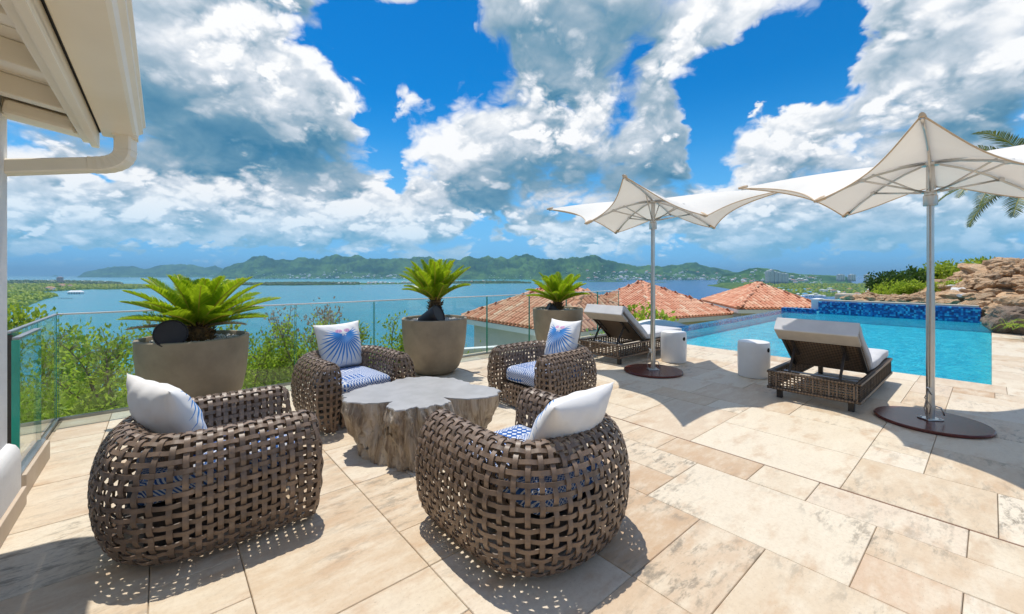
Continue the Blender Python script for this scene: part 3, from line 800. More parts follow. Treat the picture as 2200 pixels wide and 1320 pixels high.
# the boathouse with jetty on the left shore
e = empty('boathouse', gp(163, 632, SEA), 0.2, 'pale low boathouse at the water on the left shore', 'boathouse')
mb = MB(); mb.box((0, 0, 3.5), (42, 14, 8)); mb.build('wall', MT['house_white'], e)
mb = MB(); mb.add([(-22, -8, 7), (22, -8, 7), (22, 8, 7), (-22, 8, 7), (-16, 0, 13), (16, 0, 13)], [(0, 1, 5, 4), (1, 2, 5), (2, 3, 4, 5), (3, 0, 4), (3, 2, 1, 0)]); mb.build('roof', MT['house_grey'], e)
for k in range(5):
    mb = MB(); mb.box((-16 + 8 * k, -7.1, 3.5), (4, .4, 4)); mb.build('window', MT['tower_dark'], e)
e = empty('jetty', gp(135, 642, SEA), -.15, 'thin dark jetty reaching into the lagoon on the left', 'jetty')
mb = MB(); mb.box((8, 0, 1.6), (52, 3, .5)); mb.build('deck', MT['bark'], e)
for k in range(6):
    mb = MB(); mb.tube([(-14 + 9 * k, 0, -2), (-14 + 9 * k, 0, 2.6)], .4, 6); mb.build('post', MT['bark'], e)
# boats
hm = MB()
for i in range(9):
    a = i / 8; w = 2.1 * (1 - max(0, (a - .4) / .6) ** 2) + .05; x = -7 + 14 * a
    hm.v += [(x, -w, 1.6), (x, -w * .55, -.4), (x, w * .55, -.4), (x, w, 1.6)]
for i in range(8):
    for j in range(3): hm.f.append((i * 4 + j, (i + 1) * 4 + j, (i + 1) * 4 + j + 1, i * 4 + j + 1))
    hm.f.append((i * 4 + 3, (i + 1) * 4 + 3, (i + 1) * 4, i * 4))
hm.f += [(0, 1, 2, 3)]
hm.mi = [0] * len(hm.f); hm.uv = [(0, 0)] * len(hm.v)
HULL = hm.mesh('hull', MT['white_ceramic'])
cb = MB(); cb.box((-1, 0, 2.4), (5, 2.6, 1.8)); CAB = cb.mesh('cabin', MT['house_white'], bevel=.3)
ms = MB(); ms.tube([(.5, 0, 1.5), (.5, 0, 15)], .14, 5); MAST = ms.mesh('mast', MT['house_white'])
for i, (px, py, nm) in enumerate(((775, 620.5, 'alone off the sandbar left of the middle palm'), (1012, 611, 'just right of the middle palm, nearer the shore'), (1040, 614, 'second from the middle palm to the right'), (1078, 609, 'third from the middle palm to the right'), (1100, 612.5, 'nearest the right palm on its left side'), (1430, 607, 'right of the parasol pole in the dark water'), (1345, 600, 'below the far hills left of the parasol pole'))):
    e = empty('boat', gp(px, py, SEA), rh.uniform(0, 6), 'small white boat on the water, ' + nm, 'boat', 'boats on the lagoon')
    obj('hull', HULL, e); obj('cabin', CAB, e); obj('mast', MAST, e)
# ------------------------------------------------------------------ hillside under the house
def hill_z(u, v):
    du = np.maximum(np.maximum(-1.1 - u, u - 30), 0); dv = np.maximum(v - 6.25, 0)
    d = np.hypot(du, dv)
    z = -.30 - .05 * d - .50 * np.maximum(d - 3.0, 0)
    z = z - 1.0 * sstep(u, 3.2, 6.0) * sstep(v, 5.9, 6.6) - 1.4 * sstep(u, 7, 9) * sstep(v, 5.3, 6.0)
    return np.maximum(z + .22 * fbm(u / 2.3, v / 2.3, 4, .55, 71) * np.clip(d, 0, 4), SEA - 4)
us = np.concatenate([np.linspace(-150, -12, 24), np.linspace(-11, 34, 60), np.linspace(36, 150, 20)])
vsx = np.concatenate([np.linspace(-60, 5, 14), np.linspace(5.4, 20, 40), np.linspace(21, 160, 36)])
UU, VV = np.meshgrid(us, vsx, indexing='ij')
ZZ = hill_z(UU, VV)
ZZ = np.where((UU > -1.0) & (UU < 30) & (VV < 5.2), -2.6, ZZ)
mb = MB()
mb.v = [tuple(uv(float(a), float(b), float(c))) for a, b, c in zip(UU.ravel(), VV.ravel(), ZZ.ravel())]
idx = np.arange(UU.size).reshape(UU.shape)
mb.f = [tuple(int(k) for k in q) for q in np.stack([idx[:-1, :-1], idx[1:, :-1], idx[1:, 1:], idx[:-1, 1:]], -1).reshape(-1, 4)]
mb.mi = [0] * len(mb.f); mb.uv = [(0, 0)] * len(mb.v)
tag(mb.build('hillside', MT['slope'], smooth='all'), kind='structure')

# ------------------------------------------------------------------ terrace: slab, slabs of travertine, joint
T_U0, T_U1, T_V0, T_V1 = -1.0, 8.0, -9.0, 5.98
slab = MB()
def slab_box(u0, u1, v0, v1, z0, z1, mi=0):
    slab.box(uv((u0 + u1) / 2, (v0 + v1) / 2, (z0 + z1) / 2), (u1 - u0, v1 - v0, z1 - z0), Matrix.Rotation(RZ, 3, 'Z'), mi)
slab_box(-4, 8.0, -9.0, 5.98, -.5, -.014)
slab_box(8.0, 22, -9.0, 0.0, -.5, -.0145)
terrace = tag(slab.build('terrace', MT['grout']), kind='structure')
rt = random.Random(21)
TILE_MESH = {}
def tile_mesh(w, l):
    k = (round(w, 3), round(l, 3))
    if k not in TILE_MESH:
        mb = MB(); a, b = w / 2 - .0014, l / 2 - .0014; c = .0028
        vs = [(-a, -b, -.013), (a, -b, -.013), (a, b, -.013), (-a, b, -.013), (-a, -b, -.004), (a, -b, -.004), (a, b, -.004), (-a, b, -.004),
              (-a + c, -b + c, 0), (a - c, -b + c, 0), (a - c, b - c, 0), (-a + c, b - c, 0)]
        fs = [(i, (i + 1) % 4, 4 + (i + 1) % 4, 4 + i) for i in range(4)] + [(4 + i, 4 + (i + 1) % 4, 8 + (i + 1) % 4, 8 + i) for i in range(4)] + [(8, 9, 10, 11)]
        mb.add(vs, fs); TILE_MESH[k] = mb.mesh('tile', MT['travertine'])
    return TILE_MESH[k]
def lay_tile(u0, v0, w, l, flip=False):
    M = Matrix.Translation(uv(u0 + w / 2, v0 + l / 2, rt.uniform(-.0015, .001))) @ Matrix.Rotation(RZ + (math.pi if flip else 0), 4, 'Z')
    obj('tile', tile_mesh(w, l), terrace, M)
GM = .335
def pave(u0, v0, nu, nv, g_=GM, sizes=((2, 3), (2, 2), (2, 2), (1, 2), (2, 1), (3, 2), (2, 3), (1, 1)), gu=None):
    gu = gu or g_
    occ = np.zeros((nu, nv), bool)
    for j in range(nv):
        for i in range(nu):
            if occ[i, j]: continue
            opts = list(sizes); rt.shuffle(opts)
            for w, l in opts + [(1, 1)]:
                if i + w <= nu and j + l <= nv and not occ[i:i + w, j:j + l].any():
                    occ[i:i + w, j:j + l] = True
                    lay_tile(u0 + i * gu, v0 + j * g_, w * gu, l * g_, rt.random() < .5)
                    break
JU = 3.365
pave(JU - 12 * .341, -1.93, 12, 23, gu=.341)                 # this side of the expansion joint
pave(JU + .012, -2.37, 12, 25, gu=.3431)                    # between the joint and the coping
for j in range(11):                                          # coping along the pool's front edge
    lay_tile(JU + .012 + 9 * .4575, -2.4 + .76 * j, 8.0 - (JU + .012 + 9 * .4575), .76)
pave(8.0, -2.64, 12, 5, gu=.61, g_=.44, sizes=((2, 1), (1, 1), (2, 2)))
for j in range(12): lay_tile(8.0 + .61 * j, -.44, .61, .44)
mb = MB(); mb.box(uv(JU + .006, -.2, -.010), (.012, 12.4, .016), Matrix.Rotation(RZ, 3, 'Z')); mb.build('joint_strip', MT['joint'], terrace)

# ------------------------------------------------------------------ pool
PU0, PU1, PV0, PV1, WL = 8.0, 19.0, 0.0, 5.42, -.045
pool = empty('swimming_pool', uv(PU0, PV0, 0), RZ, 'turquoise infinity pool with blue mosaic rim beyond the sun loungers', 'swimming pool')
LU, LV = PU1 - PU0, PV1 - PV0
mb = MB()
zf = -.36
mb.add([(0, 0, zf), (LU, 0, zf), (LU, LV, zf), (0, LV, zf)], [(0, 1, 2, 3)])
mb.add([(0, 0, zf), (0, 0, 0), (0, LV, 0), (0, LV, zf)], [(0, 1, 2, 3)])
mb.add([(0, 0, zf), (LU, 0, zf), (LU, 0, 0), (0, 0, 0)], [(0, 1, 2, 3)])
mb.add([(LU, 0, zf), (LU, LV, zf), (LU, LV, 0), (LU, 0, 0)], [(0, 1, 2, 3)])
mb.add([(0, LV - .004, zf), (0, LV - .004, -.16), (LU, LV - .004, -.16), (LU, LV - .004, zf)], [(0, 1, 2, 3)])
mb.build('basin', MT['pool'], pool)
mb = MB(); mb.box((LU / 2, LV + .12, -.87), (LU, .24, 1.63)); mb.build('overflow_edge', MT['mosaic'], pool)
mb = MB(); mb.grid(lambda a, b: (LU * a, (LV + .235) * b, WL), 20, 10); mb.build('water', MT['poolwater'], pool)
# raised spa wall at the far end
spa = empty('spa', uv(19.0, .3, 0), RZ, 'raised spa clad in blue mosaic at the far end of the pool', 'spa')
mb = MB(); mb.box((.13, 1.95, .13), (.26, 4.1, .50)); mb.build('mosaic_wall', MT['mosaic'], spa, bevel=.03)
mb = MB(); mb.box((.18, 4.62, -.04), (.36, 1.2, .22)); mb.build('low_mosaic_wall', MT['mosaic'], spa, bevel=.02)
mb = MB(); mb.box((.62, 4.15, .14), (.7, .26, .62)); mb.build('end_pier', MT['wall'], spa, bevel=.02)
mb = MB(); mb.box((1.5, 1.9, .30), (2.4, 3.9, .14)); mb.build('basin_floor', MT['pool'], spa)
mb = MB(); mb.box((.42, 1.95, .40), (.30, 4.0, .06)); mb.build('ledge', MT['skirt'], spa, bevel=.01)
mb = MB(); mb.box((2.8, 1.9, .42), (.5, 4.2, .36)); mb.build('seat_wall', MT['skirt'], spa, bevel=.06)
mb = MB(); mb.grid(lambda a, b: (.58 + 1.95 * a, 3.8 * b + .05, .41), 2, 2); mb.build('water', MT['poolwater'], spa)

# ------------------------------------------------------------------ glass balustrade
RV, RU, RH = 5.80, -.77, 1.01
def rail_panel(parent, a, b, z0, z1, th=.016):
    mb = MB(); mb.bar(Vector(a) + Vector((0, 0, (z0 + z1) / 2)), Vector(b) + Vector((0, 0, (z0 + z1) / 2)), th, z1 - z0)
    p = mb.build('glass_panel', MT['glass'], parent)
    for q in (a, b):
        dirv = (Vector(b) - Vector(a)).normalized() * (.002 if q is a else -.002)
        mb = MB(); mb.bar(Vector(q) + dirv * .9 + Vector((0, 0, z0)), Vector(q) + dirv * .9 + Vector((0, 0, z1 - .002)), th + .001, .003, up=dirv)
        mb.build('edge', MT['glass_edge'], p)
bal = empty('glass_balustrade', uv(0, RV, 0), 0, 'long clear glass balustrade with pale top rail along the terrace edge', 'balustrade')
bal.rotation_euler = (0, 0, RZ)
js = [-.76, .27, 1.30, 2.33, 3.35, 4.37, 5.39, 6.45, 7.50, 8.32]
for a, b in zip(js[:-1], js[1:]): rail_panel(bal, (a + .006, 0, 0), (b - .006, 0, 0), .012, RH)
mb = MB(); mb.bar((js[0], 0, RH + .008), (js[-1], 0, RH + .008), .026, .015); mb.build('top_rail', MT['rail'], bal, bevel=.004)
mb = MB(); mb.bar((js[0], -.016, .012), (8.0, -.016, .012), .014, .026); mb.bar((js[0], .016, .012), (8.0, .016, .012), .014, .026); mb.build('floor_channel', MT['alu'], bal)
ret = empty('glass_balustrade', uv(RU, 4.2, 0), RZ, 'short green-edged glass balustrade beside the white wall on the left', 'balustrade')
rail_panel(ret, (0, .03, 0), (0, .77, 0), .012, RH, .020); rail_panel(ret, (0, .782, 0), (0, 1.58, 0), .012, RH, .020)
mb = MB(); mb.bar((0, .0, RH + .008), (0, 1.6, RH + .008), .028, .016); mb.build('top_rail', MT['alu'], ret, bevel=.004)
mb = MB(); mb.bar((0, .0, .5), (0, .026, .5), .03, 1.0); mb.build('end_post', MT['dark_frame'], ret)
mb = MB(); mb.bar((-.016, 0, .014), (-.016, 1.58, .014), .014, .03); mb.bar((.016, 0, .014), (.016, 1.58, .014), .014, .03); mb.build('floor_channel', MT['alu'], ret)
gate = empty('glass_screen', uv(-.705, 4.12, 0), RZ, 'small inner glass screen on a low kerb overlapping the left balustrade', 'glass screen')
mb = MB(); mb.box((0, .19, .07), (.11, .72, .14)); mb.build('kerb', MT['skirt'], gate, bevel=.006)
mb = MB(); mb.box((0, .19, .146), (.07, .72, .012)); mb.build('floor_channel', MT['alu'], gate)
rail_panel(gate, (0, -.10, 0), (0, .52, 0), .152, .985, .026)
mb = MB(); mb.box((0, .2, .993), (.034, .6, .014)); mb.build('top_rail', MT['alu'], gate)
mb = MB(); mb.box((0, -.106, .568), (.034, .016, .83)); mb.build('thick_edge', MT['glass_edge'], gate)

# ------------------------------------------------------------------ the villa at the left: wall, eaves, gutter, downpipe
villa = empty('villa', uv(-.705, 3.85, 0), RZ, 'white villa corner with cream eaves, gutter and downpipe at the left', 'house')
mb = MB(); mb.box((-1.6, -4.4, 1.19), (3.2, 8.8, 2.58)); mb.build('wall', MT['wall'], villa, bevel=.03, segs=3)
mb = MB()
prof = [(0, 0), (.062, 0), (.062, .30), (.056, .345), (.04, .375), (.015, .39), (0, .392)]
mb.grid(lambda a, b: (prof[int(round(b * 6))][0] - .005, -.04 - 3.0 * a, prof[int(round(b * 6))][1]), 1, 6)
mb.add([(x - .005, -.04, z) for x, z in prof], [tuple(range(len(prof)))])
mb.build('plaster_base', MT['wall'], villa, smooth=True)
mb = MB(); mb.box((.066, -2.0, .055), (.02, 3.96, .11)); mb.build('skirting', MT['skirt'], villa, bevel=.004)
# eaves: u from the wall (local x=0) out to x=.615; they end at local y=-.29
EY = -.02
def zroof(x): return 2.31 - .16 * (x - .30)           # the roof climbs towards the house
mb = MB()
for k in range(9):
    y0 = EY - .04 - .62 * k
    mb.add([(.36, y0, zroof(.36)), (-.9, y0, zroof(-.9)), (-.9, y0 - .612, zroof(-.9)), (.36, y0 - .612, zroof(.36)),
            (.36, y0, zroof(.36) + .02), (-.9, y0, zroof(-.9) + .02), (-.9, y0 - .612, zroof(-.9) + .02), (.36, y0 - .612, zroof(.36) + .02)],
           [(0, 1, 2, 3), (7, 6, 5, 4), (0, 4, 5, 1), (2, 6, 7, 3)])
for k in range(9):
    sub = MB(); sub.v = mb.v[8 * k:8 * k + 8]; sub.f = [(0, 1, 2, 3), (7, 6, 5, 4), (0, 4, 5, 1), (2, 6, 7, 3), (1, 5, 6, 2), (0, 3, 7, 4)]; sub.mi = [0] * 6; sub.uv = [(0, 0)] * 8
    sub.build('soffit_board', MT['soffit'], villa)
for y in (EY - .065, EY - .58, EY - 1.10, EY - 1.62, EY - 2.14, EY - 2.66, EY - 3.2):
    mb = MB(); mb.bar((.335, y, zroof(.335) - .052), (-.9, y, zroof(-.9) - .052), .085 if y < EY - .1 else .11, .10)
    mb.build('rafter', MT['soffit'], villa, bevel=.006)
mb = MB(); mb.bar((.30, EY - .17, zroof(.3) - .075), (.02, EY - .17, zroof(.0) - .075), .10, .08); mb.build('vent_pipe', MT['soffit'], villa, bevel=.02)
mb = MB(); mb.bar((.372, EY, 2.285), (.372, -7, 2.285), .038, .25); mb.build('fascia', MT['soffit'], villa, bevel=.006)
mb = MB(); mb.bar((.352, EY + .0, 2.20), (.352, -7, 2.20), .078, .03); mb.build('fascia_trim', MT['soffit'], villa, bevel=.008)
GUT = [(.405, 2.36), (.405, 2.245), (.41, 2.24), (.56, 2.24), (.575, 2.25), (.585, 2.285), (.605, 2.30), (.605, 2.335), (.618, 2.345), (.618, 2.365), (.610, 2.365), (.598, 2.34), (.57, 2.30), (.56, 2.25), (.42, 2.25), (.413, 2.36)]
mb = MB(); n_ = len(GUT)
mb.add([(x, EY - .02, z) for x, z in GUT] + [(x, -7, z) for x, z in GUT], [(i, (i + 1) % n_, n_ + (i + 1) % n_, n_ + i) for i in range(n_)])
mb.add([(x, EY - .021, z) for x, z in GUT[:10]], [tuple(range(10))])
gut = mb.build('gutter', MT['soffit'], villa, smooth=True, angle=25)
mb = MB(); mb.bar((.392, EY - .03, 2.262), (.392, -7, 2.262), .012, .01); mb.build('gutter_gap_shade', MT['hollow_shade'], villa)  # black strip painting the shade between fascia and gutter
# downpipe: a short drop, a ribbed bend, then back to the wall
def sweep_rect(pts, w, h, name, parent, mat, ribs=0):
    mb = MB(); pts = [Vector(p) for p in pts]; vs = []
    side = Vector((0, 0, 1)).cross(Vector((-1, .33, 0))).normalized()
    m_ = len(pts); cs = [(-.5, -.4), (-.4, -.5), (.4, -.5), (.5, -.4), (.5, .4), (.4, .5), (-.4, .5), (-.5, .4)]
    for i, p in enumerate(pts):
        t = (pts[min(i + 1, m_ - 1)] - pts[max(i - 1, 0)]).normalized(); nn = side.cross(t).normalized()
        k = 1 - (.045 if (ribs and i % 2) else 0)
        for a, b in cs: vs.append(p + side * a * w * k + nn * b * h * k)
    fs = [(i * 8 + k, i * 8 + (k + 1) % 8, (i + 1) * 8 + (k + 1) % 8, (i + 1) * 8 + k) for i in range(m_ - 1) for k in range(8)]
    fs += [tuple(range(7, -1, -1)), tuple((m_ - 1) * 8 + k for k in range(8))]
    mb.add(vs, fs); return mb.build(name, mat, parent)
p0 = Vector((.52, EY - .10, 2.243)); p1 = Vector((.52, EY - .10, 2.15)); p2 = Vector((.36, EY - .05, 2.035)); p3 = Vector((-.10, EY - .01, 1.945))
bend = [p1 * (1 - t) ** 2 + Vector((.52, EY - .10, 2.045)) * 2 * t * (1 - t) + p2 * t * t for t in [i / 14 for i in range(15)]]
dp = sweep_rect([p0, p0.lerp(p1, .5), p1], .108, .088, 'downpipe', villa, MT['soffit'])
sweep_rect(bend, .112, .092, 'bend', dp, MT['soffit'], ribs=1)
sweep_rect([p2, p2.lerp(p3, .5), p3], .104, .084, 'lower_pipe', dp, MT['soffit'])
mb = MB(); mb.box((.52, EY - .10, 2.236), (.125, .11, .014)); mb.build('outlet', MT['soffit'], dp)
mb = MB(); mb.box((-.06, EY - .01, 1.953), (.02, .13, .09)); mb.build('bracket', MT['alu'], dp)
# roof sheet above so the eaves keep the sun out
mb = MB(); mb.add([(.40, EY + .01, 2.375), (.40, -9, 2.375), (-3.5, -9, 2.95), (-3.5, EY + .01, 2.95), (.40, EY + .01, 2.43), (.40, -9, 2.43), (-3.5, -9, 3.0), (-3.5, EY + .01, 3.0)],
                  [(0, 3, 2, 1), (4, 5, 6, 7), (0, 4, 7, 3), (0, 1, 5, 4), (1, 2, 6, 5), (2, 3, 7, 6)]); mb.build('roof', MT['soffit'], villa)
mb = MB(); mb.bar((.33, EY - .012, 2.33), (-1.2, EY - .012, 2.56), .03, .12); mb.build('verge_board', MT['soffit'], villa)

for ch in villa.children:                                    # the eaves sit a little above the wall plate
    if ch.name.split('.')[0] not in ('wall', 'plaster_base', 'skirting'): ch.location.z += .072
# ------------------------------------------------------------------ neighbouring pavilions with barrel-tiled hip roofs
tw, tl = .215, .40
def barrel(cover=True):
    mb = MB(); n = 5; vs = []
    for j, (y, s_) in enumerate(((0, 1.04), (tl * 1.12, .94))):
        for k in range(n + 1):
            q = math.pi * k / n
            vs.append((-math.cos(q) * tw * .36 * s_, y, math.sin(q) * tw * .46 * s_ + .008 * (1 - j)))
    fs = [(k, k + 1, n + 2 + k, n + 1 + k) for k in range(n)]
    mb.add(vs, fs)
    lip = [(x * .82, y, z * .8 - .002) for x, y, z in vs[:n + 1]]
    mb.add(vs[:n + 1] + lip, [(k + 1, k, n + 1 + k, n + 2 + k) for k in range(n)])
    return mb.mesh('roof_tile', MT['terracotta'], smooth='all')
BARREL = barrel()
bar_v = np.array([v.co[:] for v in BARREL.vertices]); bar_f = [tuple(p.vertices) for p in BARREL.polygons]
def pavilion(N_, Rt, Lf, ridge_a, ridge_b, ze, za, label, wall_h, wins):
    """N_, Rt, Lf: plan of the near, right and left eave corners; ridge points in plan"""
    N_, Rt, Lf = (Vector((*p, ze)) for p in (N_, Rt, Lf)); B_ = Rt + Lf - N_
    A, Bq = Vector((*ridge_a, za)), Vector((*ridge_b, za))
    h = empty('pavilion', (N_ + B_) / 2 * 1.0, 0, label, 'house'); h.location.z = ze - wall_h
    inv = Matrix.Translation(-h.location)
    cen = (N_ + B_) / 2
    def sh(p, k, dz=0): return inv @ Vector((cen.x + (p.x - cen.x) * k, cen.y + (p.y - cen.y) * k, p.z + dz))
    mb = MB(); c4 = [N_, Rt, B_, Lf]
    lo = [sh(p, .86, -wall_h) for p in c4]; hi = [sh(p, .86, -.05) for p in c4]
    mb.add(lo + hi, [(i, (i + 1) % 4, 4 + (i + 1) % 4, 4 + i) for i in range(4)]); wall = mb.build('wall', MT['housewall'], h)
    for side, f0, f1, z0, z1 in wins:
        a, b = (hi[0], hi[1]) if side == 'r' else (hi[0], hi[3])
        p, q = a.lerp(b, f0), a.lerp(b, f1); nn = (b - a).cross(Vector((0, 0, 1))).normalized() * (1 if side == 'r' else -1)
        mb = MB(); mb.bar(p + nn * .01 - Vector((0, 0, z0)), q + nn * .01 - Vector((0, 0, z0)), .05, z1); w_ = mb.build('window', MT['window'], wall)
        mb = MB(); mb.bar(p + nn * .04 - Vector((0, 0, z0 + z1 / 2)), q + nn * .04 - Vector((0, 0, z0 + z1 / 2)), .1, .06); mb.build('sill', MT['house_white'], wall)
    mb = MB()
    ou = [sh(p, 1.0, -.07) for p in c4]; ou2 = [sh(p, 1.0, -.26) for p in c4]; inn = [sh(p, .80, -.26) for p in c4]
    mb.add(ou + ou2, [(i, (i + 1) % 4, 4 + (i + 1) % 4, 4 + i) for i in range(4)])
    mb.add(ou2 + inn, [(i, (i + 1) % 4, 4 + (i + 1) % 4, 4 + i) for i in range(4)])
    mb.build('eaves_board', MT['house_white'], h)
    rf = MB(); c4l = [inv @ p for p in c4]; Al, Bl = inv @ A, inv @ Bq
    dn = Vector((0, 0, -.05))
    faces = [(c4l[0], c4l[1], [Al]), (c4l[1], c4l[2], [Bl, Al]), (c4l[2], c4l[3], [Bl]), (c4l[3], c4l[0], [Al, Bl])]
    for p, q, top in faces:
        vs = [p + dn, q + dn] + [x + dn for x in top]; rf.add(vs, [tuple(range(len(vs)))])
    roof = rf.build('roof', MT['terracotta'], h)
    mats = []; far = MB()
    for fi, (p, q, top) in enumerate(faces):
        ex = (q - p).normalized(); nn = ex.cross((top[0] - p)).normalized()
        if nn.z < 0: nn = -nn
        ey = nn.cross(ex).normalized()
        W = (q - p).length; Ht = (top[0] - p).dot(ey)
        tx = sorted([(t - p).dot(ex) for t in top])
        xl, xr = tx[0], tx[-1]
        ncol = int(W / tw); nrow = int(Ht / tl)
        for r_ in range(nrow + 1):
            y = r_ * tl; f = y / Ht
            x0, x1 = xl * f, W - (W - xr) * f
            for c in range(ncol):
                x = (c + .5) * W / ncol
                if x < x0 + .02 or x > x1 - .02 or y > Ht - .1: continue
                M = Matrix((ex, ey, nn)).transposed().to_4x4()
                M.translation = p + ex * (x + rt.uniform(-.008, .008)) + ey * (y - .06) + nn * .006
                M = M @ Matrix.Rotation(rt.uniform(-.03, .03), 4, 'Z')
                wpos = M.translation + h.location
                mats.append((fi, wpos.to_2d().length, M))
    vis = sorted([m_ for m_ in mats if m_[0] in (0, 3)], key=lambda m_: m_[1])
    hid = [m_ for m_ in mats if m_[0] in (1, 2)]
    for fi, _, M in vis[:300]: obj('roof_tile', BARREL, roof, M)
    for fi, _, M in vis[300:] + hid:
        vv = bar_v @ np.array(M.to_3x3()).T + np.array(M.translation)
        far.add(vv.tolist(), bar_f)
    if far.v: tag(far.build('more_roof_tiles', MT['terracotta'], roof, smooth='all'), kind='stuff')
    for p, q in ((c4l[0], Al), (c4l[1], Al), (c4l[2], Bl), (c4l[3], Bl), (Al, Bl)):
        if (q - p).length < .05: continue
        n_ = max(2, int((q - p).length / .36)); mb = MB()
        for k in range(n_):
            a, b = p.lerp(q, k / n_), p.lerp(q, (k + 1.12) / n_)
            mb.tube([a + Vector((0, 0, .045)), b + Vector((0, 0, .035))], [.092, .075], 7)
        mb.build('hip_cap', MT['terracotta'], roof, smooth=True)
    return h
pavilion((1.6, 12.4), (5.3, 15.56), (-2.07, 16.9), (2.60, 15.35), (1.30, 16.9), -.35, .78, 'tiled pavilion nearest the balustrade, behind the right planter', 3.2, [('l', .35, .5, 1.5, .9), ('l', .62, .80, 1.5, 1.0)])
pavilion((6.5, 18.9), (11.6, 21.5), (3.6, 24.6), (7.75, 23.85), (7.5, 24.3), -.66, .86, 'middle tiled pavilion behind the first parasol pole', 5.0, [('r', .3, .45, 1.4, .8)])
pavilion((11.6, 21.0), (16.3, 21.2), (12.9, 27.8), (14.70, 24.4), (14.75, 24.7), -.34, .84, 'right tiled pavilion just past the pool edge', 5.0, [('r', .2, .3, 1.3, .7)])
# pale walls and a lower terrace below the balustrade
mb = MB(); mb.box((0, 0, 0), (5.6, .22, 2.4)); o = mb.build('parapet_wall', MT['wall'], bevel=.03); o.location = uv(7.2, 7.9, -1.62); o.rotation_euler = (0, 0, RZ - .35); tag(o, 'low white parapet wall seen through the glass below the near pavilion', 'wall')
mb = MB(); mb.box((0, 0, 0), (6, 3.4, .3)); o = mb.build('lower_terrace', MT['wall']); o.location = uv(6.2, 8.4, -2.2); o.rotation_euler = (0, 0, RZ); tag(o, kind='structure')
arch = MB()
for i in range(21):
    a = i / 20; z = .05 + .22 * math.sin(math.pi * a) ** 1.2
    arch.v += [(2.6 * a, -.09, -1.0), (2.6 * a, -.09, z), (2.6 * a, .09, z), (2.6 * a, .09, -1.0)]
for i in range(20):
    for k in range(3): arch.f.append((i * 4 + k, i * 4 + k + 1, i * 4 + 5 + k, i * 4 + 4 + k))
arch.mi = [0] * len(arch.f); arch.uv = [(0, 0)] * len(arch.v)
o = arch.build('curved_wall', MT['wall'], smooth=True); o.location = uv(8.9, 6.3, -.10); o.rotation_euler = (0, 0, RZ - .25); tag(o, 'low white wall with a curved top beside the infinity edge', 'wall')
# ------------------------------------------------------------------ woven lounge chairs
class Poly:
    """a smooth polyline by arc length"""
    def __init__(s, pts, n=400):
        P = np.array(pts, float)
        P = np.vstack([2 * P[0] - P[1], P, 2 * P[-1] - P[-2]])
        out = []
        for i in range(1, len(P) - 2):
            p0, p1, p2, p3 = P[i - 1:i + 3]
            for t in np.linspace(0, 1, 24, endpoint=False):
                out.append(.5 * ((2 * p1) + (-p0 + p2) * t + (2 * p0 - 5 * p1 + 4 * p2 - p3) * t * t + (-p0 + 3 * p1 - 3 * p2 + p3) * t ** 3))
        out.append(P[-2])
        s.p = np.array(out); seg = np.linalg.norm(np.diff(s.p, axis=0), axis=1)
        s.s = np.concatenate([[0], np.cumsum(seg)]); s.L = s.s[-1]
    def at(s, q): return np.array([np.interp(q, s.s, s.p[:, k]) for k in range(s.p.shape[1])]).T
# wall section: outward offset and height, from the outer foot over the top to the inside
SEC = Poly([(.020, .015), (.075, .055), (.118, .16), (.135, .30), (.128, .42), (.098, .525), (.045, .592), (-.012, .612), (-.066, .590), (-.098, .525), (-.106, .43), (-.104, .32), (-.100, .22)])
hw, yb, yf, cr = .362, -.325, .435, .27
plan = [(-hw, yf), (-hw - .006, .25), (-hw - .008, .08)]
for k in range(1, 7):
    q = math.pi / 2 * k / 7; plan.append((-hw + cr * (1 - math.cos(q)), yb + cr - cr * math.sin(q)))
plan += [(-.06, yb - .008), (.06, yb - .008)]
plan += [(-x, y) for x, y in plan[:-2][::-1]]
PLAN = Poly(plan)
def plan_frame(s_):
    p = PLAN.at(s_); e = 1e-3
    t = PLAN.at(np.minimum(s_ + e, PLAN.L)) - PLAN.at(np.maximum(s_ - e, 0)); t /= np.linalg.norm(t, axis=-1, keepdims=True)
    n = np.stack([t[..., 1], -t[..., 0]], -1)          # outward
    n *= -1
    return p, n
def wall_pt(s_, t_):
    """points and normals of the chair's wall"""
    p, n = plan_frame(s_); c = SEC.at(t_); e = 1e-3
    d = SEC.at(np.minimum(t_ + e, SEC.L)) - SEC.at(np.maximum(t_ - e, 0)); d /= np.linalg.norm(d, axis=-1, keepdims=True)
    out = -d[..., 1:2] * -1; upc = -d[..., 0:1]
    P = np.concatenate([p + n * c[..., 0:1], c[..., 1:2]], -1)
    N = np.concatenate([n * out, upc], -1)
    N /= np.linalg.norm(N, axis=-1, keepdims=True)
    return P, N
_p, _n = plan_frame(np.array([PLAN.L / 2])); SGN = 1.0 if _n[0, 1] < 0 else -1.0
if SGN < 0:
    _old = plan_frame
    def plan_frame(s_):
        p, n = _old(s_); return p, -n
NV, NH = 47, 24
sv = np.linspace(.02, PLAN.L - .02, NV); th = np.linspace(.02, SEC.L - .02, NH)
dsv, dth = sv[1] - sv[0], th[1] - th[0]
AMP = .0055
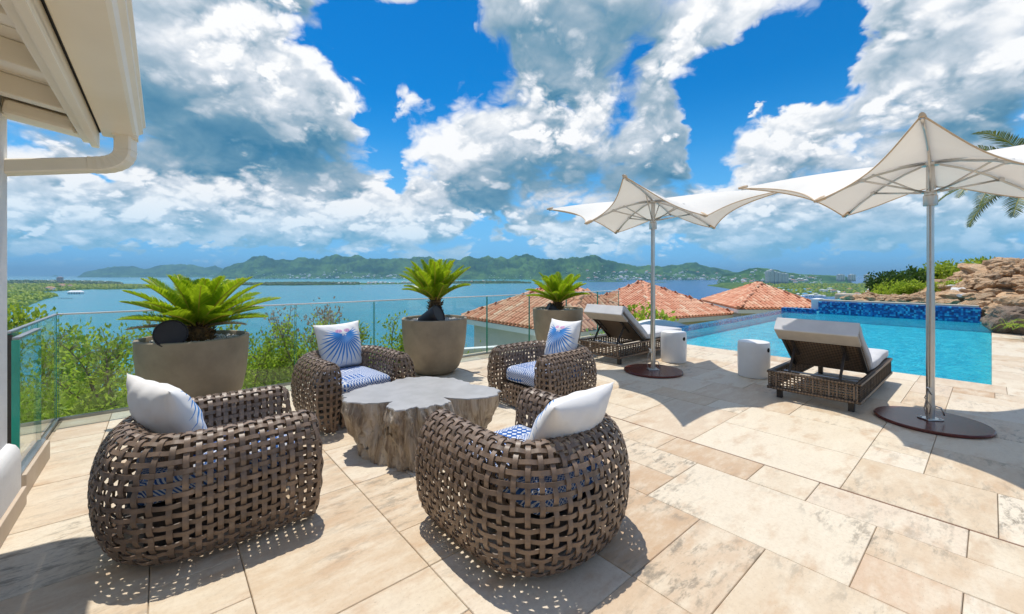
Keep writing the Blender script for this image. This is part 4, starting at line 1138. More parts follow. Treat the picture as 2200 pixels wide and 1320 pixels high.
def ribbon(P, N, w, th_, name):
    P = np.asarray(P); T = np.gradient(P, axis=0); T /= np.linalg.norm(T, axis=1, keepdims=True)
    S = np.cross(T, N); S /= np.linalg.norm(S, axis=1, keepdims=True)
    a = P + S * w / 2; b = P - S * w / 2; m_ = P + N * th_ * .7
    ring = np.stack([a - N * th_ * .35, P + S * w * .47 + N * th_ * .5, P - S * w * .47 + N * th_ * .5, b - N * th_ * .35, P - N * th_ * .5], 1)
    n = len(P); k = 5
    vs = ring.reshape(-1, 3).tolist()
    fs = [(i * k + j, i * k + (j + 1) % k, (i + 1) * k + (j + 1) % k, (i + 1) * k + j) for i in range(n - 1) for j in range(k)]
    fs += [tuple(range(k - 1, -1, -1)), tuple((n - 1) * k + j for j in range(k))]
    mb = MB(); mb.add(vs, fs); return mb.mesh(name, MT['strap'], smooth=True, angle=28)
STRAPS = []
def weave(x, period): return np.cos(np.pi * x / period)
rc = random.Random(3)
for i, s0 in enumerate(sv):
    t = np.linspace(0, SEC.L, NH * 4 + 1)
    P, N = wall_pt(np.full_like(t, s0 + rc.uniform(-.002, .002)), t)
    P = P + N * (AMP * (1 if i % 2 else -1) * weave(t - th[0], dth))[:, None]
    STRAPS.append(ribbon(P, N, .0250, .0042, 'strap'))
for j, t0 in enumerate(th):
    s_ = np.linspace(0, PLAN.L, NV * 4 + 1)
    P, N = wall_pt(s_, np.full_like(s_, t0 + rc.uniform(-.002, .002)))
    P = P - N * (AMP * (1 if j % 2 else -1) * weave(s_ - sv[0], dsv))[:, None]
    STRAPS.append(ribbon(P, N, .0225, .0042, 'strap'))
# arm fronts: hoops round the end of each arm
CAPS = []
tt = np.linspace(0, SEC.L, 400); sec = SEC.at(tt); itop = int(sec[:, 1].argmax())
for side in (-1, 1):
    for k, z in enumerate(np.linspace(.045, .565, 11)):
        oo = np.interp(z, sec[:itop, 1], sec[:itop, 0]); oi = np.interp(z, sec[itop:, 1][::-1], sec[itop:, 0][::-1])
        if z < .24: oi = -.10 + (.24 - z) * .16
        q = np.linspace(0, math.pi, 25)
        bulge = .045 + .03 * math.sin(math.pi * (z / .61)) ; cx = (oo + oi) / 2; hr = (oo - oi) / 2
        x = side * (hw + cx + hr * np.cos(q)); y = yf + bulge * np.sin(q) - .002
        nx = side * np.cos(q); ny = np.sin(q)
        wv = AMP * .8 * (1 if k % 2 else -1) * np.cos(q * 5)
        P = np.stack([x + nx * wv, y + ny * wv, np.full_like(q, z)], 1); N = np.stack([nx, ny, np.zeros_like(q)], 1)
        CAPS.append(ribbon(P, N, .0225, .0042, 'strap'))
    for k, f in enumerate((.16, .36, .5, .64, .84)):
        z = np.linspace(.02, .600, 40)
        oo = np.interp(z, sec[:itop, 1], sec[:itop, 0]); oi = np.interp(z, sec[itop:, 1][::-1], sec[itop:, 0][::-1])
        oi = np.where(z < .24, -.10 + (.24 - z) * .16, oi)
        q = math.pi * f; cx = (oo + oi) / 2; hr = (oo - oi) / 2
        bulge = (.045 + .03 * np.sin(np.pi * z / .61)) * np.clip((.62 - z) / .06, .05, 1) ** .5
        wv = -AMP * .8 * np.cos(np.arange(40) / 39 * 10 * np.pi) * (1 if k % 2 else -1)
        P = np.stack([side * (hw + cx + hr * math.cos(q)) + 0 * z, yf + bulge * math.sin(q) + wv, z], 1)
        N = np.stack([np.full_like(z, side * math.cos(q)), np.full_like(z, math.sin(q)), 0 * z], 1)
        CAPS.append(ribbon(P, N, .0250, .0042, 'strap'))
# woven panel under the front of the seat
fx = hw - .10
for k, x0 in enumerate(np.linspace(-fx + .02, fx - .02, 11)):
    z = np.linspace(.02, .255, 17); P = np.stack([x0 + 0 * z, .43 + .02 * np.sin(np.pi * z / .27) + AMP * .7 * (1 if k % 2 else -1) * np.cos(np.pi * 4 * z / .235), z], 1)
    CAPS.append(ribbon(P, np.tile([0, 1.0, 0], (17, 1)), .0250, .0042, 'strap'))
for k, z0 in enumerate(np.linspace(.04, .235, 5)):
    x = np.linspace(-fx, fx, 45); P = np.stack([x, .43 + .02 * math.sin(math.pi * z0 / .27) - AMP * .7 * (1 if k % 2 else -1) * np.cos(np.pi * (x + fx - .02) / (2 * (fx - .02) / 10)), z0 + 0 * x], 1)
    CAPS.append(ribbon(P, np.tile([0, 1.0, 0], (45, 1)), .0225, .0042, 'strap'))
mb = MB(); mb.box((0, .02, .235), (2 * hw - .21, .72, .022)); DECK = mb.mesh('seat_deck', MT['dark_frame'], bevel=.004)
mb = MB()
for x in (-.20, .20):
    for y in (-.24, .32): mb.box((x, y, .115), (.035, .035, .22))
mb.bar((-.20, -.24, .20), (-.20, .32, .20), .03, .03); mb.bar((.20, -.24, .20), (.20, .32, .20), .03, .03)
mb.box((0, -.262, .13), (.44, .012, .19)); mb.box((-.222, .03, .13), (.012, .55, .19)); mb.box((.222, .03, .13), (.012, .55, .19))
FRAME = mb.mesh('seat_box', MT['dark_frame'])
# seat cushion and pillow shapes
def cushion_mesh(w, dpt, h, name, mat, puff=.022, r=.05, n=14):
    mb = MB()
    def prof(a): return math.copysign(min(1, abs(a)) , a)
    bm = bmesh.new(); bmesh.ops.create_cube(bm, size=1.0)
    bmesh.ops.subdivide_edges(bm, edges=bm.edges[:], cuts=n, use_grid_fill=True)
    for v in bm.verts:
        x, y, z = v.co * 2
        hx, hy, hz = w / 2, dpt / 2, h / 2
        q = Vector((x * hx, y * hy, z * hz))
        c = Vector((max(-hx + r, min(hx - r, q.x)), max(-hy + r, min(hy - r, q.y)), max(-hz + r, min(hz - r, q.z))))
        dlt = q - c
        if dlt.length > 1e-6: q = c + dlt.normalized() * r
        crown = puff * max(0, 1 - x * x) ** .6 * max(0, 1 - y * y) ** .6
        q.z += crown * (1 if z > 0 else -.15) * abs(z)
        q.y += .008 * math.sin(x * 3.3) * (abs(y) > .9)
        v.co = q
    me = bpy.data.meshes.new(name); bm.to_mesh(me); bm.free(); me.materials.append(mat); me.shade_smooth()
    return me
SEATC = cushion_mesh(2 * hw - .205, .72, .15, 'seat_cushion', MT['batik'])
def pillow_mesh(sz=.50, th_=.115, seed=0):
    mb = MB(); n = 26
    def f(side):
        def fn(a, b):
            x, y = a * 2 - 1, b * 2 - 1
            px_, py_ = x * sz / 2 * (1 - .085 * (1 - y * y)), y * sz / 2 * (1 - .085 * (1 - x * x))
            q = max(0.0, (1 - x * x)) ** .55 * max(0.0, (1 - y * y)) ** .55
            wr = .006 * math.sin(9 * x + 4 * y + seed) * math.sin(6 * y - 3 * x + seed) * q ** .5 + .010 * math.sin(14 * (x - y) + seed) * q * (1 - q)
            return (px_, side * (th_ * q + wr) + .012 * math.sin(2.5 * x + seed) , py_)
        return fn
    mb.grid(f(1), n, n, 0); mb.grid(f(-1), n, n, 1, flip=True)
    me = mb.mesh('pillow', [MT['pillow_front'], MT['pillow_back']], smooth='all')
    bm = bmesh.new(); bm.from_mesh(me); bmesh.ops.remove_doubles(bm, verts=bm.verts, dist=1e-5); bmesh.ops.recalc_face_normals(bm, faces=bm.faces); bm.to_mesh(me); bm.free(); me.shade_smooth()
    return me
CH = [  # seat-front centre, facing, label words, pillow turn, lean, shift, roll, offset
    ((-1.40, 2.66), math.atan2(UY, UX), 'left', 'woven bronze strap lounge chair at the left, side arm towards us', (-.05, -.17, .60), .42, .30, .1),
    ((-1.33, 3.84), math.atan2(-.70, .714), 'far left', 'woven bronze strap lounge chair before the middle planter, facing us', (-.02, -.24, .645), .28, .06, .02),
    ((-.175, 2.635), math.atan2(UX, -UY), 'nearest', 'nearest woven bronze strap lounge chair, its rounded back towards us', (.05, -.19, .60), .62, .12, -.10),
    ((.05, 4.20), math.atan2(-UY, -UX), 'far right', 'woven bronze strap lounge chair right of the trunk table, facing left', (.0, -.22, .645), .30, -.12, .05),
]
PIL_LAB = ['white pillow with blue palm fan in the left chair, seen from its side', 'white pillow with blue palm fan, square to us in the chair before the middle planter', 'plain white back of a pillow in the nearest chair', 'white pillow with blue palm fan in the chair right of the trunk table']
CUS_LAB = ['blue patterned seat cushion hidden mostly behind the left chair arm', 'blue zigzag seat cushion in the chair facing us', 'pale blue patterned seat cushion in the nearest chair', 'blue zigzag seat cushion in the chair right of the table']
for i, ((x, y), fa, word, lab, po, lean, turn, roll) in enumerate(CH):
    rz = fa - math.pi / 2
    fwd = Vector((math.cos(fa), math.sin(fa), 0))
    c = Vector((x, y, 0)) - fwd * (yf + .03)
    e = empty('lounge_chair', c, rz, lab, 'chair', 'four woven chairs round the trunk table')
    for me in STRAPS + CAPS: obj('strap', me, e)
    obj('seat_deck', DECK, e); obj('seat_box', FRAME, e)
    Mw = Matrix.Translation(c) @ Matrix.Rotation(rz, 4, 'Z')
    s_ = obj('seat_cushion', SEATC, None, Mw @ Matrix.Translation((0, .06, .33))); tag(s_, CUS_LAB[i], 'cushion', 'blue patterned seat cushions')
    p_ = obj('throw_pillow', pillow_mesh(seed=i * 1.7), None, Mw @ Matrix.Translation(po) @ Matrix.Rotation(turn, 4, 'Z') @ Matrix.Rotation(lean, 4, 'X') @ Matrix.Rotation(roll, 4, 'Y'))
    tag(p_, PIL_LAB[i], 'pillow', 'square throw pillows')

# ------------------------------------------------------------------ trunk table
rtb = random.Random(4)
tab = empty('trunk_table', (-.735, 3.37, 0), 0, 'low cast tree-trunk table with flat grey top between the chairs', 'table')
nang = 220; TH = .425
def lobes(q):
    """outline of the top: roots flare out, bark bays cut in"""
    pts = [(-180, .62), (-165, .60), (-148, .55), (-134, .40), (-124, .30), (-116, .42), (-100, .47), (-86, .40), (-76, .43), (-68, .37), (-58, .40), (-44, .36), (-37, .22), (-24, .44), (-10, .58), (4, .62), (20, .55), (38, .46), (55, .47), (75, .52), (95, .56), (112, .57), (130, .52), (150, .53), (168, .57), (180, .60)]
    d = math.degrees(q); d = (d + 180) % 360 - 180
    return float(np.interp(d, [p[0] for p in pts], [p[1] for p in pts]))
qs = np.linspace(-math.pi, math.pi, nang, endpoint=False)
r_top = np.array([lobes(q) for q in qs]) + .045 * fbm(qs * 3.1, qs * 0, 4, .6, 91) + .030 * fbm(qs * 9, qs * 0, 4, .65, 95)
def foot(d): return float(np.interp(d, [-180, -150, -120, -90, -60, -20, 10, 60, 120, 180], [.43, .43, .40, .47, .40, .35, .41, .38, .38, .43]))
r_bot = np.array([foot(math.degrees(q)) for q in qs])
rows = [0, .04, .12, .22, .32, .42, .52, .62, .72, .80, .87, .93, .97, 1.0]
mb = MB(); vs = []
for k, f in enumerate(rows):
    fold = fbm(qs * 5.0 + 1.2 * f, qs * 0 + f * 1.3, 5, .6, 97, billow=True) * .085 + fbm(qs * 14 + f * .7, qs * 0 + f * 2.1, 3, .6, 99) * .022
    w = f ** .78
    rr = r_bot * (1 - w) + r_top * w + fold * (1 - f ** 8 * .5) 
    tw_ = .10 * (1 - f)
    for q, r_ in zip(qs, rr): vs.append((r_ * math.cos(q + tw_), r_ * math.sin(q + tw_) * .92, f * TH - (.008 if k < 1 else 0) + .010 * math.sin(q * 7) * (f < .02)))
fs = [(k * nang + i, k * nang + (i + 1) % nang, (k + 1) * nang + (i + 1) % nang, (k + 1) * nang + i) for k in range(len(rows) - 1) for i in range(nang)]
mb.add(vs, fs); mb.build('trunk', MT['trunk_side'], tab, smooth=True, angle=60)
top = vs[-nang:]; mb = MB()
mb.add([(x * .992, y * .992, TH + .005) for x, y, z in top] + [(x * 1.004, y * 1.004, TH - .004) for x, y, z in top] + [(0, .03, TH + .005)],
       [(i, (i + 1) % nang, 2 * nang) for i in range(nang)] + [(nang + i, nang + (i + 1) % nang, (i + 1) % nang, i) for i in range(nang)])
mb.build('table_top', MT['trunk_top'], tab, smooth=True, angle=30)

# ------------------------------------------------------------------ sun loungers (local x runs from head to foot)
def lounger(u, v, label):
    e = empty('sun_lounger', uv(u, v, 0), RZ, label, 'sun lounger', 'sun loungers by the pool')
    L, W, zt = 1.98, .78, .315
    def rail(a, b, name='side_rail'):
        a, b = Vector(a), Vector(b); t = (b - a).normalized(); r_ = None
        mb = MB(); mb.bar(a + Vector((0, 0, .088)), b + Vector((0, 0, .088)), .05, .026); mb.bar(a - Vector((0, 0, .088)), b - Vector((0, 0, .088)), .05, .030)
        r_ = mb.build(name, MT['wicker'], e, bevel=.003, segs=1)
        n = int((b - a).length / .034)                         # the open weave between the two bars
        mb = MB(); sd = t.cross(Vector((0, 0, 1)))
        for k in range(n + 1):
            p = a.lerp(b, k / n); mb.box(p + sd * (.010 if k % 2 else -.004), (.015, .010, .156), Matrix.Rotation(math.atan2(t.y, t.x), 3, 'Z'))
        for z in (-.055, -.028, 0.0, .028, .055): mb.bar(a + Vector((0, 0, z)) + sd * .004, b + Vector((0, 0, z)) + sd * .004, .010, .013)
        tag(mb.build('open_weave', MT['wicker'], r_), kind='stuff')
    zc = zt - .103
    rail((0, -W / 2, zc), (L, -W / 2, zc)); rail((0, W / 2, zc), (L, W / 2, zc)); rail((.02, -W / 2 + .03, zc), (.02, W / 2 - .03, zc), 'end_rail'); rail((L - .02, -W / 2 + .03, zc), (L - .02, W / 2 - .03, zc), 'end_rail')
    for x in (.12, L - .14):
        for y in (-W / 2 + .07, W / 2 - .07):
            mb = MB(); mb.box((x, y, .065), (.052, .052, .13)); mb.build('leg', MT['dark_frame'], e, bevel=.004)
    xh = .80
    mb = MB(); mb.box(((L + xh) / 2, 0, zt - .02), (L - xh - .04, W - .06, .03)); mb.build('bed', MT['wicker'], e)
    ang = R(37.5); c, s_ = math.cos(ang), math.sin(ang)
    def bp(d, y, off): return Vector((xh - d * c - off * -s_ * -1, y, zt + .0 + d * s_ + off * c)) if False else Vector((xh - d * c + off * s_, y, zt + d * s_ + off * c))
    BL = .80
    Mb = Matrix(((-c, 0, s_), (0, 1, 0), (s_, 0, c)))
    mb = MB(); mb.box(bp(BL / 2, 0, -.005), (BL, W - .05, .026), Mb); mb.build('backrest', MT['wicker'], e)
    for y in (-W / 2 + .045, W / 2 - .045):
        mb = MB(); mb.bar(bp(0, y, -.03), bp(BL, y, -.03), .028, .028); mb.build('back_frame', MT['dark_frame'], e)
    for y in (-.21, .25):
        mb = MB(); mb.bar(bp(.58, y, -.045), bp(.28, y, -.05), .03, .02); mb.bar(bp(.45, y, -.05), Vector((.18, y, zt - .06)), .022, .022); mb.build('prop', MT['dark_frame'], e)
    mb = MB(); mb.tube([(.34, -W / 2 + .05, zt - .045), (.34, W / 2 - .05, zt - .045)], .011, 8); mb.build('cross_tube', MT['alu'], e)
    th_ = .105
    cm = cushion_mesh(L - xh + .02, W - .02, th_, 'mattress', MT['mattress'], puff=.012, r=.032, n=10)
    sb = obj('mattress', cm, e, Matrix.Translation(((L + xh) / 2 + .02, 0, zt + th_ / 2 - .002)))
    bm_ = cushion_mesh(BL + .04, W - .02, th_, 'back_mattress', MT['mattress'], puff=.012, r=.032, n=10)
    Mx = Mb.to_4x4(); Mx.translation = bp(BL / 2 - .0, 0, .012 + th_ / 2)
    bk = obj('back_mattress', bm_, e, Mx)
    # the mattress folds over the top of the backrest as a linen flap
    mb = MB(); mb.box(bp(BL - .075, 0, -.048), (.20, W - .03, .040), Mb); mb.build('head_flap', MT['mattress_edge'], e, bevel=.012)
    mb = MB(); mb.box(bp(BL + .030, 0, .015), (.022, W - .03, .165), Mb); mb.build('head_roll', MT['mattress'], e, bevel=.010)
    # linen end panel of the folded mattress and a seam round it
    mb = MB(); mb.box((BL / 2 + .0205, 0, -.004), (.003, W - .10, th_ - .045)); mb.build('end_panel', MT['mattress_edge'], bk, bevel=.001, segs=1)
    for zz in (-.030, .030):
        mb = MB(); hx, hy = (BL + .04) / 2, (W - .02) / 2
        mb.tube([(hx - .002, -hy + .03, zz), (hx - .002, hy - .03, zz)], .0035, 6); mb.build('piping', MT['mattress'], bk)
    return e
lounger(5.24, 1.25, 'wicker sun lounger with raised back nearest us, before the pool')
lounger(5.30, 4.09, 'wicker sun lounger with raised back behind the left parasol')

# ------------------------------------------------------------------ white stools
for (u, v), lab in (((6.20, 2.13), 'white ceramic drum stool between the two parasols'), ((6.27, 3.33), 'white ceramic drum stool close behind the left parasol pole')):
    e = empty('drum_stool', uv(u, v, 0), RZ - 1.75, lab, 'stool', 'white drum stools')
    mb = MB(); mb.lathe([(.0, 0), (.175, 0), (.186, .006), (.190, .02), (.195, .15), (.197, .28), (.196, .40), (.192, .462), (.186, .474), (.176, .480), (.10, .484), (.0, .485)], 56); mb.build('body', MT['white_ceramic'], e, smooth=True, angle=35)
    mb = MB(); mb.lathe([(.187, .470), (.1885, .474), (.187, .477)], 56); mb.build('rim', MT['white_ceramic'], e, smooth=True)
    mb = MB(); mb.grid(lambda a, b: ((.1975) * math.cos((a - .5) * .32), .1975 * math.sin((a - .5) * .32), .385 + (.030 * (b - .5) * 2) * math.sqrt(max(0, 1 - (2 * a - 1) ** 2))), 14, 4)
    mb.build('handle_slot_shade', MT['hollow_shade'], e)  # black patch on the closed body, painted shade of the hand hole

# ------------------------------------------------------------------ wing-shaped parasols: four high ribs, four low ribs
def parasol(pos, axis, label, lab2):
    e = empty('parasol', pos, 0, label, 'parasol', 'wing-shaped parasols')
    mb = MB(); mb.lathe([(.0, .0), (.395, .0), (.405, .006), (.405, .022), (.396, .030), (.0, .031)], 72); bpz = mb.build('base_plate', MT['baseplate'], e, smooth=True, angle=30)
    mb = MB(); mb.box((0, 0, .037), (.15, .11, .012)); mb.build('flange', MT['steel'], e, bevel=.004)
    for sx in (-.055, .055):
        for sy in (-.038, .038):
            mb = MB(); mb.lathe([(.010, .043), (.010, .052), (.0, .053)], 8, (sx, sy, 0)); mb.build('bolt', MT['steel'], e)
    mb = MB(); mb.lathe([(.031, .04), (.031, 1.22), (.0315, 1.22), (.0315, 1.24), (.0265, 1.241), (.0265, 2.14), (.0, 2.14)], 20); mb.build('pole', MT['steel'], e, smooth=True, angle=30)
    mb = MB(); mb.lathe([(.0, 2.05), (.05, 2.05), (.052, 2.06), (.052, 2.14), (.045, 2.15), (.045, 2.17), (.066, 2.172), (.066, 2.19), (.0, 2.19)], 20); mb.build('lower_hub', MT['steel'], e, smooth=True, angle=30)
    mb = MB()
    for q in (0, 2.1, 4.2): mb.tube([(.022 * math.cos(q), .022 * math.sin(q), 2.19), (.022 * math.cos(q), .022 * math.sin(q), 2.46)], .009, 8)
    mb.box((0, 0, 2.33), (.05, .03, .24)); mb.build('mast_head', MT['steel'], e)
    mb = MB(); mb.lathe([(.0, 2.425), (.062, 2.427), (.064, 2.45), (.05, 2.46), (.0, 2.461)], 16); mb.build('upper_hub', MT['steel'], e, smooth=True, angle=30)
    RH_, ZH, RL_, ZL, ZC = 1.66, 2.47, 1.06, 2.10, 2.475
    def tip(k):
        q = axis + k * math.pi / 4
        r_, z = (RH_, ZH) if k % 2 == 0 else (RL_, ZL)
        return Vector((r_ * math.cos(q), r_ * math.sin(q), z))
    C = Vector((0, 0, ZC))
    def rib_pt(k, t):
        p = C.lerp(tip(k), t)
        p.z += (.03 if k % 2 == 0 else .065) * math.sin(math.pi * t)
        return p
    mb = MB(); n_s, n_r = 14, 12
    def surf(k, a, t):
        """sector from rib k to rib k+1, a across, t outwards; the free edge hangs inwards"""
        p = rib_pt(k, t) * (1 - a) + rib_pt(k + 1, t) * a
        pull = 4 * a * (1 - a) * t * t
        p.x *= 1 - .17 * pull; p.y *= 1 - .17 * pull
        hi = a if k % 2 else 1 - a
        p.z += .035 * pull * (1 - t) - .012 * math.sin(math.pi * a) * math.sin(math.pi * t)
        return p
    for k in range(8): mb.grid(lambda a, t, k=k: surf(k, a, .02 + .98 * t), n_s, n_r)
    me = mb.mesh('canopy', MT['cloth'])
    bm = bmesh.new(); bm.from_mesh(me); bmesh.ops.remove_doubles(bm, verts=bm.verts, dist=1e-4); bm.to_mesh(me); bm.free(); me.shade_smooth(); me.set_sharp_from_angle(angle=R(35))
    cano = obj('canopy', me, e)
    mb = MB()
    for k in range(8):
        mb.tube([surf(k, a, 1.0) - Vector((0, 0, .003)) for a in [i / 14 for i in range(15)]], .0065, 5)
    mb.build('hem', MT['trim'], cano, smooth='all')
    for k in range(8):
        dn = Vector((0, 0, -.020))
        mb = MB(); mb.tube([rib_pt(k, t) + dn for t in (.03, .25, .5, .75, .985)], .0115, 8); rb = mb.build('rib', MT['steel'], e, smooth='all')
        tp = tip(k); din = (C - tp).normalized()
        mb = MB(); mb.tube([tp + din * .09 + Vector((0, 0, .004)), tp + din * .05 + Vector((0, 0, .005)), tp - din * .012], [.022, .021, .014], 8); mb.build('tip_pocket', MT['trim'], rb, smooth=True)
        if k % 2:
            j = rib_pt(k, .60) + dn
            q = axis + k * math.pi / 4; a = Vector((.06 * math.cos(q), .06 * math.sin(q), 2.18))
            mb = MB(); mb.tube([a, j], .0095, 8); st = mb.build('strut', MT['steel'], e, smooth='all')
            mb = MB(); mb.box(j, (.05, .03, .036), Matrix.Rotation(q, 3, 'Z')); mb.build('joint', MT['steel'], st, bevel=.005)
        else:
            j = rib_pt(k, .30) + dn
            q = axis + k * math.pi / 4; a = Vector((.06 * math.cos(q), .06 * math.sin(q), 2.18))
            mb = MB(); mb.tube([a, j], .0085, 8); mb.build('strut', MT['steel'], e, smooth='all')
    # halyard and cleat low on the pole
    mb = MB()
    mb.tube([(-.035, -.03, 2.05), (-.04, -.036, 1.2), (-.05, -.04, .35)], .0045, 6)
    mb.tube([(-.05, -.04, .35), (-.085, -.05, .26), (-.11, -.05, .15), (-.085, -.05, .07), (-.05, -.04, .055)], .0045, 6)
    mb.tube([(-.05, -.04, .33), (-.075, -.02, .24), (-.045, -.05, .17), (-.04, -.03, .09)], .0045, 6); mb.build('halyard', MT['rope'], e, smooth='all')
    mb = MB(); mb.box((-.05, -.035, .31), (.03, .02, .05)); mb.bar((-.075, -.045, .345), (-.03, -.045, .275), .014, .014); mb.build('cleat', MT['steel'], e, bevel=.003)
    mb = MB(); mb.tube([(.028, -.02, .16), (.06, -.04, .15), (.085, -.045, .08)], .007, 6); mb.build('clamp_lever', MT['steel'], e, smooth='all')
    mb = MB(); mb.lathe([(.036, .14), (.036, .165)], 16); mb.build('clamp', MT['steel'], e)
    return e
AX, AX2 = R(-29.5), R(-47.0)
p = gp(1403, 799); parasol((p.x, p.y, 0), AX, 'left white wing-shaped parasol beside the far sun lounger', '')
p = gp(1999, 908); parasol((p.x, p.y, 0), AX2, 'right white wing-shaped parasol nearest us, by the pool', '')
# ------------------------------------------------------------------ planters with sago palms
def frond_mesh(L, lift, droop, n=78, leaf=.140, seed=0, vang=.60, wl=.0125, mats=('cycad', 'cycad_stem')):
    """a feather frond growing along +x from the origin"""
    rg = np.random.default_rng(seed)
    t = np.linspace(0, 1, n)
    ang = lift - droop * t ** 1.6
    ds = L / (n - 1)
    x = np.concatenate([[0], np.cumsum(np.cos(ang[:-1]) * ds)]); z = np.concatenate([[0], np.cumsum(np.sin(ang[:-1]) * ds)])
    P = np.stack([x, .02 * np.sin(3 * t + seed) * L, z], 1)
    mb = MB(); mb.tube(P[::5].tolist() + [P[-1].tolist()], list(np.linspace(.0105, .003, len(P[::5]) + 1) * (L / .7) ** .5), 5, mi=1)
    T = np.stack([np.cos(ang), 0 * ang, np.sin(ang)], 1); Nn = np.stack([-np.sin(ang), 0 * ang, np.cos(ang)], 1)
    i0 = int(n * .09)
    for i in range(i0, n):
        f = (i - i0) / (n - i0)
        ll = leaf * (math.sin(math.pi * min(1, (f * .86 + .14))) ** .55) * rg.uniform(.9, 1.08)
        if ll < .01: continue
        for s_ in (-1, 1):
            sw = .55 + .5 * f
            d = T[i] * sw + np.array([0, s_, 0]) * math.cos(vang) + Nn[i] * math.sin(vang) * .8
            d = d / np.linalg.norm(d) + rg.normal(0, .035, 3)
            wdir = T[i] * wl * 1.0
            a = P[i]; m_ = P[i] + d * ll * .55 + Nn[i] * ll * .04; tip = P[i] + d * ll - Nn[i] * ll * .10
            mb.add([a - wdir * .55, a + wdir * .55, m_ + wdir * .62, tip, m_ - wdir * .5], [(0, 1, 2, 4), (4, 2, 3)])
    return mb.mesh('frond', [MT[mats[0]], MT[mats[1]]])
FR = {}
def frond(L, lift, droop, seed, **kw):
    k = (L, lift, droop, seed)
    if k not in FR: FR[k] = frond_mesh(L, lift, droop, seed=seed, **kw)
    return FR[k]
def sago(pos, trunk_h, rings, label, trunk_r=.10, seed=0):
    rg = random.Random(seed)
    e = empty('sago_palm', pos, rg.uniform(0, 6), label, 'palm', 'sago palms in the planters')
    mb = MB(); n = 20
    mb.lathe([(trunk_r * .9, -.06), (trunk_r, .02), (trunk_r * 1.02, trunk_h * .5), (trunk_r * .85, trunk_h), (trunk_r * .4, trunk_h + .05), (0, trunk_h + .06)], 18)
    for k in range(int(70 + 260 * trunk_h)):                      # old leaf bases
        q = rg.uniform(0, 6.28); z = rg.uniform(-.03, trunk_h + .05); r_ = trunk_r * (1.0 if z < trunk_h else .7)
        a = Vector((r_ * math.cos(q), r_ * math.sin(q), z)); o_ = Vector((math.cos(q), math.sin(q), rg.uniform(.5, 1.3))).normalized()
        mb.tube([a - o_ * .01, a + o_ * rg.uniform(.025, .055)], [.011, .003], 4)
    mb.build('trunk', MT['cycad_trunk'], e)
    for L, lift, droop, cnt, sd in rings:
        for k in range(cnt):
            q = 2 * math.pi * (k + rg.uniform(-.22, .22)) / cnt + sd
            M = Matrix.Translation((.04 * math.cos(q), .04 * math.sin(q), trunk_h + .02)) @ Matrix.Rotation(q, 4, 'Z') @ Matrix.Rotation(rg.uniform(-.10, .10), 4, 'Y') @ Matrix.Rotation(rg.uniform(-.2, .2), 4, 'X') @ Matrix.Scale(rg.uniform(.88, 1.07), 4)
            obj('frond', frond(L, lift, droop, (k + int(sd * 7)) % 2 + int(sd * 3)), e, M)
    return e
def planter(u, v, label, rim_lab):
    e = empty('planter', uv(u, v, 0), RZ, label, 'planter', 'three concrete planters along the balustrade')
    mb = MB(); mb.lathe([(0, 0), (.22, 0), (.275, .014), (.345, .085), (.400, .22), (.436, .40), (.454, .60), (.460, .755), (.462, .772), (.455, .780), (.425, .780), (.418, .772), (.41, .72), (.38, .70)], 72); mb.build('pot', MT['concrete'], e, smooth=True, angle=38)
    mb = MB(); mb.lathe([(0, .722), (.412, .720)], 40); mb.build('soil', MT['cycad_trunk'], e)
    rg = np.random.default_rng(int(u * 100) + 5); mb = MB()
    for k in range(620):
        r_ = .395 * math.sqrt(rg.random()); q = rg.random() * 6.283; s_ = rg.uniform(.010, .021)
        c = Vector((r_ * math.cos(q), r_ * math.sin(q), .726 + rg.uniform(0, .014)))
        Mr = Euler(rg.uniform(0, 6, 3).tolist()).to_matrix()
        oc = [Vector(p) for p in ((1.2, 0, 0), (-1.2, 0, 0), (0, 1, 0), (0, -1, 0), (0, 0, .75), (0, 0, -.75))]
        mb.add([c + Mr @ p * s_ for p in oc], [(0, 2, 4), (2, 1, 4), (1, 3, 4), (3, 0, 4), (2, 0, 5), (1, 2, 5), (3, 1, 5), (0, 3, 5)])
    tag(mb.build('pebbles', MT['pebble'], e, smooth='all'), kind='stuff')
planter(.25, 5.2, 'grey-brown round concrete planter at the left with the widest palm', '')
planter(2.98, 5.2, 'grey-brown round concrete planter in the middle behind the chairs', '')
planter(5.55, 5.2, 'grey-brown round concrete planter at the right, farthest from us', '')
left_palm = sago(uv(.28, 5.2, .73), .13, [(.62, .30, .30, 8, .2), (.68, .56, .36, 9, .5), (.70, .84, .40, 9, 1.0), (.60, 1.12, .36, 7, 1.7), (.46, 1.40, .16, 4, 2.3)], 'wide bright green sago palm in the left planter', .125, 1)
for k, q in enumerate((.35, 3.4, 5.3)):                          # a few browning lower fronds
    me = frond_mesh(.52, .22, .35, 60, .10, 31 + k, .5, .009, ('leaf_dry', 'cycad_stem'))
    tag(obj('frond', me, left_palm, Matrix.Translation((.04 * math.cos(q), .04 * math.sin(q), .13)) @ Matrix.Rotation(q, 4, 'Z')), 'browning lower frond')
sago(uv(3.0, 5.22, .73), .28, [(.54, .62, .62, 8, .3), (.62, .90, .40, 10, .8), (.68, 1.12, .30, 10, 1.4), (.62, 1.34, .2, 6, 2.1)], 'upright sago palm with a shaggy trunk in the middle planter', .095, 2)
sago(uv(5.56, 5.2, .73), .14, [(.58, .50, .55, 9, .1), (.62, .84, .42, 10, .9), (.62, 1.12, .32, 9, 1.5), (.50, 1.36, .2, 5, 2.0)], 'short sago palm in the right, farthest planter', .085, 3)
